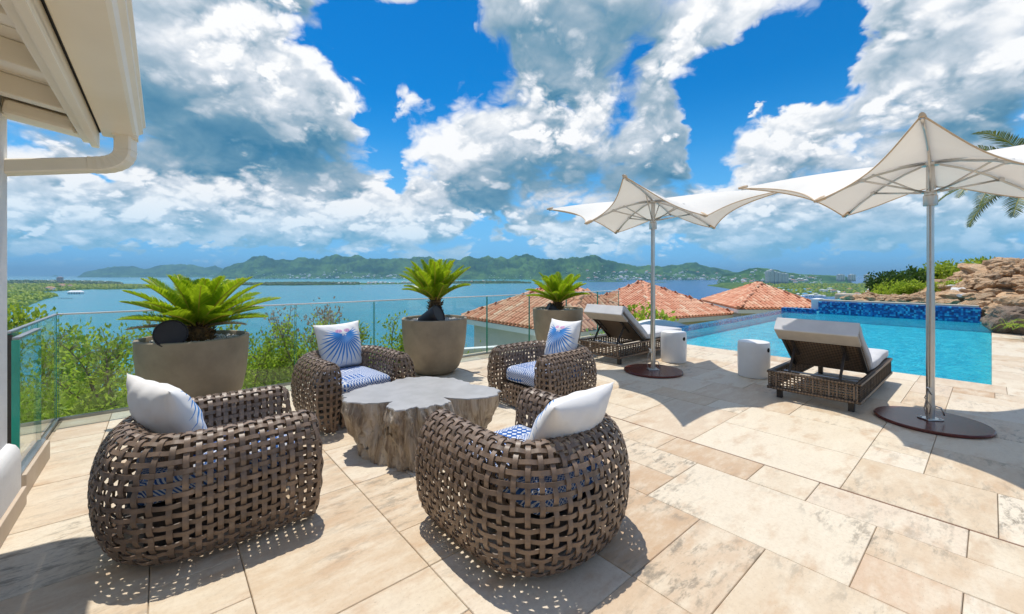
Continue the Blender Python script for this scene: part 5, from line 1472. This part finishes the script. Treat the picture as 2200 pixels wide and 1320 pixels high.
def cone_light(pos, rz, tilt, label, s_=1.0):
    e = empty('garden_speaker', pos, rz, label, 'speaker', 'black cone speakers in the planters')
    M = Matrix.Rotation(tilt, 4, 'Y') @ Matrix.Scale(s_, 4)
    mb = MB(); mb.lathe([(0, -.13), (.035, -.128), (.055, -.11), (.090, .06), (.098, .105), (.098, .118), (.092, .122), (.088, .112)], 32); o = mb.build('housing', MT['black'], e, M, smooth=True, angle=35)
    mb = MB(); mb.lathe([(0, .108), (.06, .109), (.089, .113)], 32); mb.build('grille', MT['black'], o, smooth=True)
    mb = MB(); mb.tube([(0, 0, -.12), (0, 0, -.02)], .014, 8); mb.build('stake', MT['black'], e)
cone_light(uv(.06, 4.98, .845), -.87, R(84), 'black round speaker facing us in the left planter', 1.3)
cone_light(uv(2.80, 5.02, .80), -.35, R(66), 'black cone speaker lying left of the middle palm trunk', 1.35)
cone_light(uv(5.40, 5.16, .735), 2.6 + RZ, R(60), 'dark speaker beside the trunk in the far right planter', 1.1)

# ------------------------------------------------------------------ shrubs and trees
def shrub(pos, h, spread, n_leaf, leaf, label, mat='leaf_shrub', stems=7, cat='shrub', name='shrub', group=None, seed=0, dens=1.0, lean=(0, 0), bare=.25, twigs=5):
    rg = np.random.default_rng(seed)
    e = empty(name, pos, 0, label, cat, group)
    mb = MB(); tips = []
    for k in range(stems):
        q = rg.uniform(0, 6.283); o_ = rg.uniform(.25, 1) * spread
        p0 = Vector((rg.normal(0, .05), rg.normal(0, .05), -.3)); p3 = Vector((math.cos(q) * o_ + lean[0], math.sin(q) * o_ + lean[1], h * rg.uniform(.6, 1.0)))
        pts = []
        for i in range(9):
            t = i / 8; p = p0.lerp(p3, t); p.x += .10 * spread * math.sin(4 * t + k); p.y += .10 * spread * math.cos(5 * t + k); p.z += .12 * h * math.sin(math.pi * t); pts.append(p)
        r0 = .007 + .007 * h
        mb.tube(pts, [r0 * (1 - .75 * i / 8) for i in range(9)], 5)
        for i in range(2, 9):
            if i / 8 > bare: tips.append((pts[i], .6 + .4 * i / 8))
            for _ in range(twigs if i > 3 else 1):
                d = Vector(rg.normal(0, 1, 3)); d.z = abs(d.z) * .8 + .2; d.normalize()
                l_ = rg.uniform(.10, .30) * (spread + h) * .5; b = pts[i] + d * l_
                if l_ > .05: mb.tube([pts[i], pts[i].lerp(b, .5) + Vector((0, 0, .02)), b], [r0 * .3, r0 * .2, r0 * .1], 4, caps=False)
                if i / 8 > bare: tips += [(b, 1.0), (pts[i].lerp(b, .6), .8)]
    mb.build('stem', MT['bark'], e)
    T = np.array([list(t[0]) for t in tips]); w = np.array([t[1] for t in tips]); w /= w.sum()
    ii = rg.choice(len(T), n_leaf, p=w)
    P = T[ii] + rg.normal(0, .055 * (spread + h) * .5, (n_leaf, 3))
    Dn = P - np.array([lean[0] * .5, lean[1] * .5, h * .35]); Dn /= np.linalg.norm(Dn, axis=1, keepdims=True) + 1e-6
    obj('crown', quads('crown', leaf_quads(P, Dn, leaf, .55, rg), MT[mat]), e)
    return e
GL = 'shrubs growing below the balustrade'
SH = [  # u, v, height, spread, leaves, leaf size, material, label
    (-.35, 6.75, 1.05, .7, 900, .060, 'leaf_shrub', 'tall open shrub behind the corner of the glass, reaching above the rail'),
    (.35, 7.3, 1.05, .7, 800, .062, 'leaf_shrub', 'leggy yellow-green shrub behind the glass just left of the left planter'),
    (-.7, 7.9, 1.0, .9, 800, .065, 'leaf_shrub', 'shrub behind the glass nearest the corner, half hidden by others'),
    (-1.55, 5.6, .85, .7, 800, .060, 'leaf_shrub', 'low shrub seen through the short left balustrade'),
    (-2.0, 7.6, .95, .9, 800, .07, 'leaf_bright', 'bright shrub far left between the white wall and the glass corner'),
    (1.25, 7.1, .65, .6, 900, .052, 'leaf_bright', 'dense bright bush behind the glass right of the left planter'),
    (1.7, 6.7, .95, .55, 1500, .045, 'leaf_bright', 'low yellow-green bush beside the far left chair'),
    (2.35, 7.2, .95, .6, 900, .050, 'leaf_shrub', 'small shrub behind the chair that faces us'),
    (3.05, 6.6, .95, .4, 700, .055, 'leaf_bright', 'bright sprig between the facing chair and the middle planter'),
    (.9, 6.55, .75, .6, 1500, .045, 'leaf_bright', 'low bush behind the left planter'),
]
for i, (u, v, h, sp, n, lf, mt, lab) in enumerate(SH):
    z = float(hill_z(np.array([u]), np.array([v]))[0])
    shrub(uv(u, v, z), h, sp, n, lf, lab, mt, 6, group=GL, seed=i + 3)
for i, (u, v, h) in enumerate(((1.55, 7.4, 1.2), (1.95, 7.0, 1.15), (2.15, 7.5, 1.1))):
    z = float(hill_z(np.array([u]), np.array([v]))[0])
    shrub(uv(u, v, z), h, .32, 300, .05, ('left', 'middle', 'right')[i] + ' dry brown flower stalk behind the glass between palm and chairs', 'leaf_dry', 5, 'plant', 'dry_plant', 'dry stalks behind the glass', seed=40 + i, bare=.6, twigs=3)
shrub(Vector((-16.6, 14.0, -4.3)), 4.2, 1.5, 2600, .16, 'yellow-green treetop left of the glass corner, above the lagoon', 'leaf_shrub', 9, 'tree', 'small_tree', seed=60, bare=.55)
shrub(Vector((-20.4, 19.0, -7.4)), 5.4, 2.2, 2600, .2, 'rounded tree by the white wall at the far left', 'leaf_bright', 9, 'tree', 'small_tree', seed=61, bare=.5)
shrub(Vector((2.35, 10.6, -1.35)), 1.15, .6, 900, .16, 'spiky green plant behind the glass before the pavilion', 'leaf_bright', 10, 'plant', 'spiky_plant', seed=62)
shrub(Vector((3.9, 12.3, -1.3)), 1.6, .7, 1000, .15, 'green bush between the pavilions behind the far lounger', 'leaf_bright', 10, 'plant', 'spiky_plant', seed=63)
# ground cover on the slope
rg = np.random.default_rng(77); n = 80000
u = rg.uniform(-9, 4.6, n); v = np.where(rg.random(n) < .75, rg.uniform(6.15, 10.5, n), rg.uniform(3.8, 8, n)); u = np.where(v < 6.1, rg.uniform(-9, -1.15, n), u)
z = hill_z(u, v); cl_ = fbm(u * 1.1, v * 1.1, 4, .6, 200); keep = cl_ > -.28; u, v, z, cl_ = u[keep], v[keep], z[keep], cl_[keep]
zz = z + np.abs(rg.normal(0, .20, len(u))) * (.4 + np.clip(cl_ + .3, 0, 1) * 1.6)
P = np.stack([UX * u - UY * v, UY * u + UX * v, zz], 1)
Dn = np.tile([0, 0, 1.0], (len(P), 1)) * .5
tag(obj('ground_cover', quads('ground_cover', leaf_quads(P, Dn, .075, .34, rg), MT['leaf_bright'])), 'low green scrub covering the slope below the glass', 'scrub', kind='stuff')
# tree cover on the low land across the water
def canopy_mass(key, n, s_, t0, t1, c0, c1, mat, label, seed):
    rg = np.random.default_rng(seed); vs = STRIPS[key]; nc, nr, _ = vs.shape
    i = (c0 + (c1 - c0) * rg.random(n)) * (nc - 1.001); j = (t0 + (t1 - t0) * rg.random(n)) * (nr - 1.001)
    ii, jj = i.astype(int), j.astype(int); fi, fj = (i - ii)[:, None], (j - jj)[:, None]
    C = vs[ii, jj] * (1 - fi) * (1 - fj) + vs[ii + 1, jj] * fi * (1 - fj) + vs[ii, jj + 1] * (1 - fi) * fj + vs[ii + 1, jj + 1] * fi * fj
    base = np.array([(1, 0, .2), (-.5, .87, .2), (-.5, -.87, .2), (.6, .35, .75), (-.6, .35, .75), (0, -.7, .75), (0, 0, 1.1)])
    fcs = [(0, 3, 5), (0, 1, 3), (1, 4, 3), (1, 2, 4), (2, 5, 4), (2, 0, 5), (3, 6, 5), (3, 4, 6), (4, 5, 6)]
    mb = MB(); sz = s_ * rg.uniform(.5, 1.4, n)
    V = (C[:, None, :] + base[None] * sz[:, None, None] * rg.uniform(.75, 1.25, (n, 7, 1)))
    mb.v = [tuple(p) for p in V.reshape(-1, 3)]; mb.f = [tuple(a + 7 * k for a in f) for k in range(n) for f in fcs]; mb.mi = [0] * len(mb.f); mb.uv = [(0, 0)] * len(mb.v)
    tag(mb.build('woodland', MT[mat], smooth='all'), label, 'woodland', kind='stuff')
canopy_mass('j', 2600, 7, .02, .98, .0, 1, 'leaf_shrub', 'green woodland on the left shore', 1)
canopy_mass('i', 1500, 9, .02, .9, .0, 1, 'leaf_dark', 'dark woodland on the far left peninsula', 2)
canopy_mass('k', 900, 5, .02, .98, .0, 1, 'leaf_bright', 'light green trees on the near left shore', 3)
canopy_mass('h', 2200, 6, .02, .9, .0, .45, 'leaf_dark', 'mangrove along the left half of the sandbar', 4)
canopy_mass('h', 1100, 7, .02, .9, .68, 1, 'leaf_dark', 'mangrove along the right half of the sandbar', 5)
canopy_mass('l', 2600, 6, .02, .95, .10, .95, 'leaf_shrub', 'green scrub on the right peninsula', 6)

# ------------------------------------------------------------------ rocks of the waterfall mound
def rock_mesh(seed, sub=3, flat=.6):
    rg = np.random.default_rng(seed)
    bm = bmesh.new(); bmesh.ops.create_icosphere(bm, subdivisions=sub, radius=1.0)
    cuts = [(Vector(rg.normal(0, 1, 3)).normalized(), rg.uniform(.50, .85)) for _ in range(11)]
    from mathutils import noise as mn
    off = Vector(rg.uniform(0, 50, 3))
    for v in bm.verts:
        p = v.co.copy()
        for nn, dd in cuts:
            k = p.dot(nn)
            if k > dd: p -= nn * (k - dd) * .9
        p *= 1 + .26 * mn.fractal(p * 1.6 + off, 1.0, 2.0, 4) + .12 * mn.fractal(p * 5 + off, .7, 2.1, 4)
        v.co = Vector((p.x, p.y * .85, p.z * flat))
    me = bpy.data.meshes.new('rock'); bm.to_mesh(me); bm.free(); me.materials.append(MT['rock'])
    return me
ROCKS = [rock_mesh(k) for k in range(9)]
mound = empty('rock_mound', uv(21, 0, 0), 0, 'heaped brown rocks of the waterfall behind the pool at the right', 'rocks')
minv = Matrix.Translation(-mound.location)
# skyline of the heap: photo column, row, distance
SKY_M = [(1800, 648, 16.6), (1835, 642, 16.4), (1870, 634, 16.2), (1920, 640, 16.0), (1985, 632, 15.5), (2010, 603, 17.0), (2045, 596, 17.0), (2080, 586, 16.6), (2120, 566, 16.6), (2160, 556, 16.6), (2210, 556, 16.4), (2300, 560, 16.0), (2420, 580, 15.0)]
FRONT = [(1800, 654, 16.2), (1900, 660, 15.0), (1990, 664, 14.4), (2060, 676, 13.2), (2110, 682, 12.4), (2160, 676, 12.0), (2210, 680, 11.6), (2300, 690, 11.2), (2420, 700, 10.8)]
def pt_on(rows, px): return at(px, interp(rows, px, 1), interp(rows, px, 2))
rk = random.Random(9)
mb = MB(); cols_ = np.linspace(1800, 2420, 32)
def mound_pt(px, t):
    a, b = pt_on(FRONT, px), pt_on(SKY_M, px)
    p = a.lerp(b, t); p.z += .18 * math.sin(math.pi * t)
    return p
for px in cols_:
    for t in np.linspace(0, 1, 8):
        p = mound_pt(px, t); p.z -= .25; mb.v.append(tuple(minv @ p))
    b = pt_on(SKY_M, px); mb.v.append(tuple(minv @ Vector((b.x * 1.1, b.y * 1.1, -1.5))))
for i in range(31):
    for j in range(8): mb.f.append((i * 9 + j, (i + 1) * 9 + j, (i + 1) * 9 + j + 1, i * 9 + j + 1))
mb.mi = [0] * len(mb.f); mb.uv = [(0, 0)] * len(mb.v); mb.build('core', MT['rock'], mound, smooth='all')
for k in range(285):
    px = rk.uniform(1815, 2330); t = rk.random()
    p = mound_pt(px, t)
    s_ = rk.uniform(.11, .30) * (1.6 if rk.random() < .15 else 1) * (.75 if px < 2000 else 1.15)
    p.z -= s_ * .22
    M = minv @ Matrix.Translation(p) @ Euler((rk.uniform(-.4, .4), rk.uniform(-.4, .4), rk.uniform(0, 6.3))).to_matrix().to_4x4() @ Matrix.Diagonal((s_ * rk.uniform(.9, 1.5), s_, s_ * rk.uniform(.8, 1.2), 1))
    obj('rock', rk.choice(ROCKS), mound, M)
for k in range(15):                                              # a loose rim of stones along the skyline
    px = 1818 + k * 33 + rk.uniform(-9, 9); p = pt_on(SKY_M, px); s_ = rk.uniform(.22, .40)
    M = minv @ Matrix.Translation(p + Vector((0, 0, -.10))) @ Euler((0, 0, rk.uniform(0, 6.3))).to_matrix().to_4x4() @ Matrix.Diagonal((s_ * 1.4, s_, s_ * .9, 1))
    obj('rock', rk.choice(ROCKS), mound, M)
# pale ledges where the water falls
for k, (px, t, s_) in enumerate(((2040, .55, .20), (2052, .42, .26), (2062, .30, .18), (2046, .66, .14))):
    M = minv @ Matrix.Translation(mound_pt(px, t) + Vector((0, -.12, .04))) @ Matrix.Rotation(k * 1.3, 4, 'Z') @ Matrix.Diagonal((s_ * 1.3, s_, s_ * .7, 1))
    me = ROCKS[k].copy(); me.materials.clear(); me.materials.append(MT['wall']); tag(obj('pale_ledge', me, mound, M), 'pale ledge washed by the little waterfall')
# the dark boulder on the pool corner
bm_me = rock_mesh(101, 4, .8); bm_me.materials.clear(); bm_me.materials.append(MT['boulder'])
o = obj('boulder', bm_me); o.location = at(2168, 694, 9.9) + Vector((0, 0, .02)); o.scale = (.80, .62, .62); o.rotation_euler = (.1, .12, .9); tag(o, 'big dark brown boulder overhanging the pool corner at the right', 'boulder')
# greenery on the mound
def bush(px, py, d, w, h, n, leaf, mat, label, seed, name='bush', cat='bush'):
    c = at(px, py, d); rg = np.random.default_rng(seed)
    e = empty(name, c - Vector((0, 0, h)), 0, label, cat)
    lob = [(rg.uniform(-.7, .7) * w, rg.uniform(-.5, .5) * w, h * rg.uniform(.4, .95), rg.uniform(.22, .42) * min(w, h * 1.2)) for _ in range(16)]
    mb = MB()
    for x, y, z, r_ in lob[:9]: mb.tube([(rg.normal(0, .08), rg.normal(0, .08), -.1), (x * .4, y * .4, z * .5), (x, y, z)], [.03, .02, .008], 5)
    mb.build('stem', MT['bark'], e)
    ii = rg.integers(0, len(lob), n); L_ = np.array(lob)[ii]
    d_ = rg.normal(0, 1, (n, 3)); d_ /= np.linalg.norm(d_, axis=1, keepdims=True); rr = rg.random(n) ** .45
    P = L_[:, :3] + d_ * (L_[:, 3] * rr * rg.uniform(.8, 1.25, n))[:, None]
    obj('crown', quads('crown', leaf_quads(P, d_, leaf, .6, rg), MT[mat]), e)
bush(1915, 588, 18.0, .95, 1.5, 3200, .12, 'leaf_dark', 'dark rounded tree at the left end of the rock mound', 1, 'small_tree', 'tree')
bush(1968, 584, 18.5, 1.0, 1.6, 3000, .13, 'leaf_dark', 'leafy green shrub between the dark tree and the parasol pole', 2)
bush(2050, 574, 18.6, 1.3, 1.2, 2600, .13, 'leaf_shrub', 'open leafy shrub right of the parasol pole above the rocks', 3)
bush(2112, 566, 18.6, .9, 1.0, 1500, .13, 'leaf_shrub', 'small leafy shrub on top of the rock mound', 4)
bush(1932, 612, 16.2, .75, .75, 2400, .075, 'leaf_bright', 'bright green bush low before the dark tree', 5)
bush(1975, 608, 16.0, .6, .75, 2200, .075, 'leaf_bright', 'bright green bush just left of the parasol pole', 6)
bush(2052, 606, 15.5, .45, .35, 900, .06, 'leaf_bright', 'tuft of green growing beside the cascade', 7)
bush(2138, 610, 14.8, .55, .40, 1100, .06, 'leaf_bright', 'yellow-green tuft among the rocks at the right', 8)
bush(2165, 600, 15.5, .30, .25, 500, .05, 'leaf_bright', 'smallest tuft high among the right rocks', 9)
bush(1870, 628, 16.4, .30, .3, 500, .06, 'leaf_bright', 'little green tuft on the left tail of the mound', 10)
# strap-leaved plant at the right edge
e = empty('spiky_plant', at(2222, 716, 8.7), 0, 'strap-leaved green plant at the right edge before the boulder', 'plant')
rg2 = random.Random(8)
for k in range(34):
    q = rg2.uniform(0, 6.28); L = rg2.uniform(.45, .75); lift = rg2.uniform(.6, 1.35); mb = MB(); w = .016
    pts = []
    for i in range(8):
        t = i / 7; a = lift - 1.1 * t ** 2; pts.append((L * t * math.cos(a * .9), L * t * math.sin(a * .9) if a > 0 else L * t * math.sin(lift * .5)))
    vs = []
    for i, (r_, z) in enumerate(pts):
        ww = w * (1 - (i / 7) ** 2) + .001
        c, s_ = math.cos(q), math.sin(q)
        vs += [(r_ * c - ww * s_, r_ * s_ + ww * c, z), (r_ * c, r_ * s_, z - .006), (r_ * c + ww * s_, r_ * s_ - ww * c, z)]
    fs = [(3 * i + k2, 3 * i + k2 + 1, 3 * i + 4 + k2, 3 * i + 3 + k2) for i in range(7) for k2 in (0, 1)]
    mb.add(vs, fs); mb.build('leaf', MT['leaf_dark' if k % 2 else 'leaf_shrub'], e, smooth='all')
# coconut palm leaning in from the right
pal = empty('palm_tree', Vector((15.75, 12.0, -.4)), 0, 'coconut palm whose drooping fronds reach in at the right edge', 'palm')
mb = MB(); mb.tube([(-.022 * t * t, 0, t) for t in np.linspace(-.5, 4.55, 14)], list(np.linspace(.17, .11, 14)), 12); mb.build('trunk', MT['bark'], pal, smooth=True)
top_ = Vector((-.46, 0, 4.6))
for k, (az_, lift, droop, L) in enumerate(((3.0, .45, 1.5, 2.7), (3.35, .10, 1.25, 2.7), (2.75, .95, 1.5, 2.6), (3.6, -.15, 1.1, 2.4), (2.4, .2, 1.4, 2.5), (4.1, .3, 1.5, 2.5), (4.8, .4, 1.6, 2.4), (5.6, .5, 1.6, 2.4), (.2, .4, 1.5, 2.4), (1.0, .5, 1.5, 2.4), (1.7, .6, 1.5, 2.4), (3.1, 1.15, 1.2, 2.3), (2.95, -.35, .9, 2.2), (.8, 1.2, 1.0, 2.2), (3.2, .28, 1.35, 2.8))):
    me = frond_mesh(L, lift, droop, 60, .46, 60 + k, .10, .030, ('palm', 'cycad_stem'))
    obj('frond', me, pal, Matrix.Translation(top_ + Vector((.08, 0, 0))) @ Matrix.Rotation(az_, 4, 'Z'))
HAZE = 0.00006
# ------------------------------------------------------------------ the air between here and the hills
mb = MB(); mb.box((0, 18000, 215), (90000, 52000, 590))
m = bpy.data.materials.new('sea_air'); m.use_nodes = True; m.node_tree.nodes.clear()
g = G(m.node_tree); out = g.n('ShaderNodeOutputMaterial')
pv = g.n('ShaderNodeVolumePrincipled')
pv.inputs['Color'].default_value = (.33, .66, .95, 1)
pv.inputs['Density'].default_value = HAZE
pv.inputs['Anisotropy'].default_value = .0
g.t.links.new(pv.outputs[0], out.inputs['Volume'])
tag(mb.build('haze', m), 'thin bluish sea haze over the lagoon and hills', 'haze', kind='stuff')
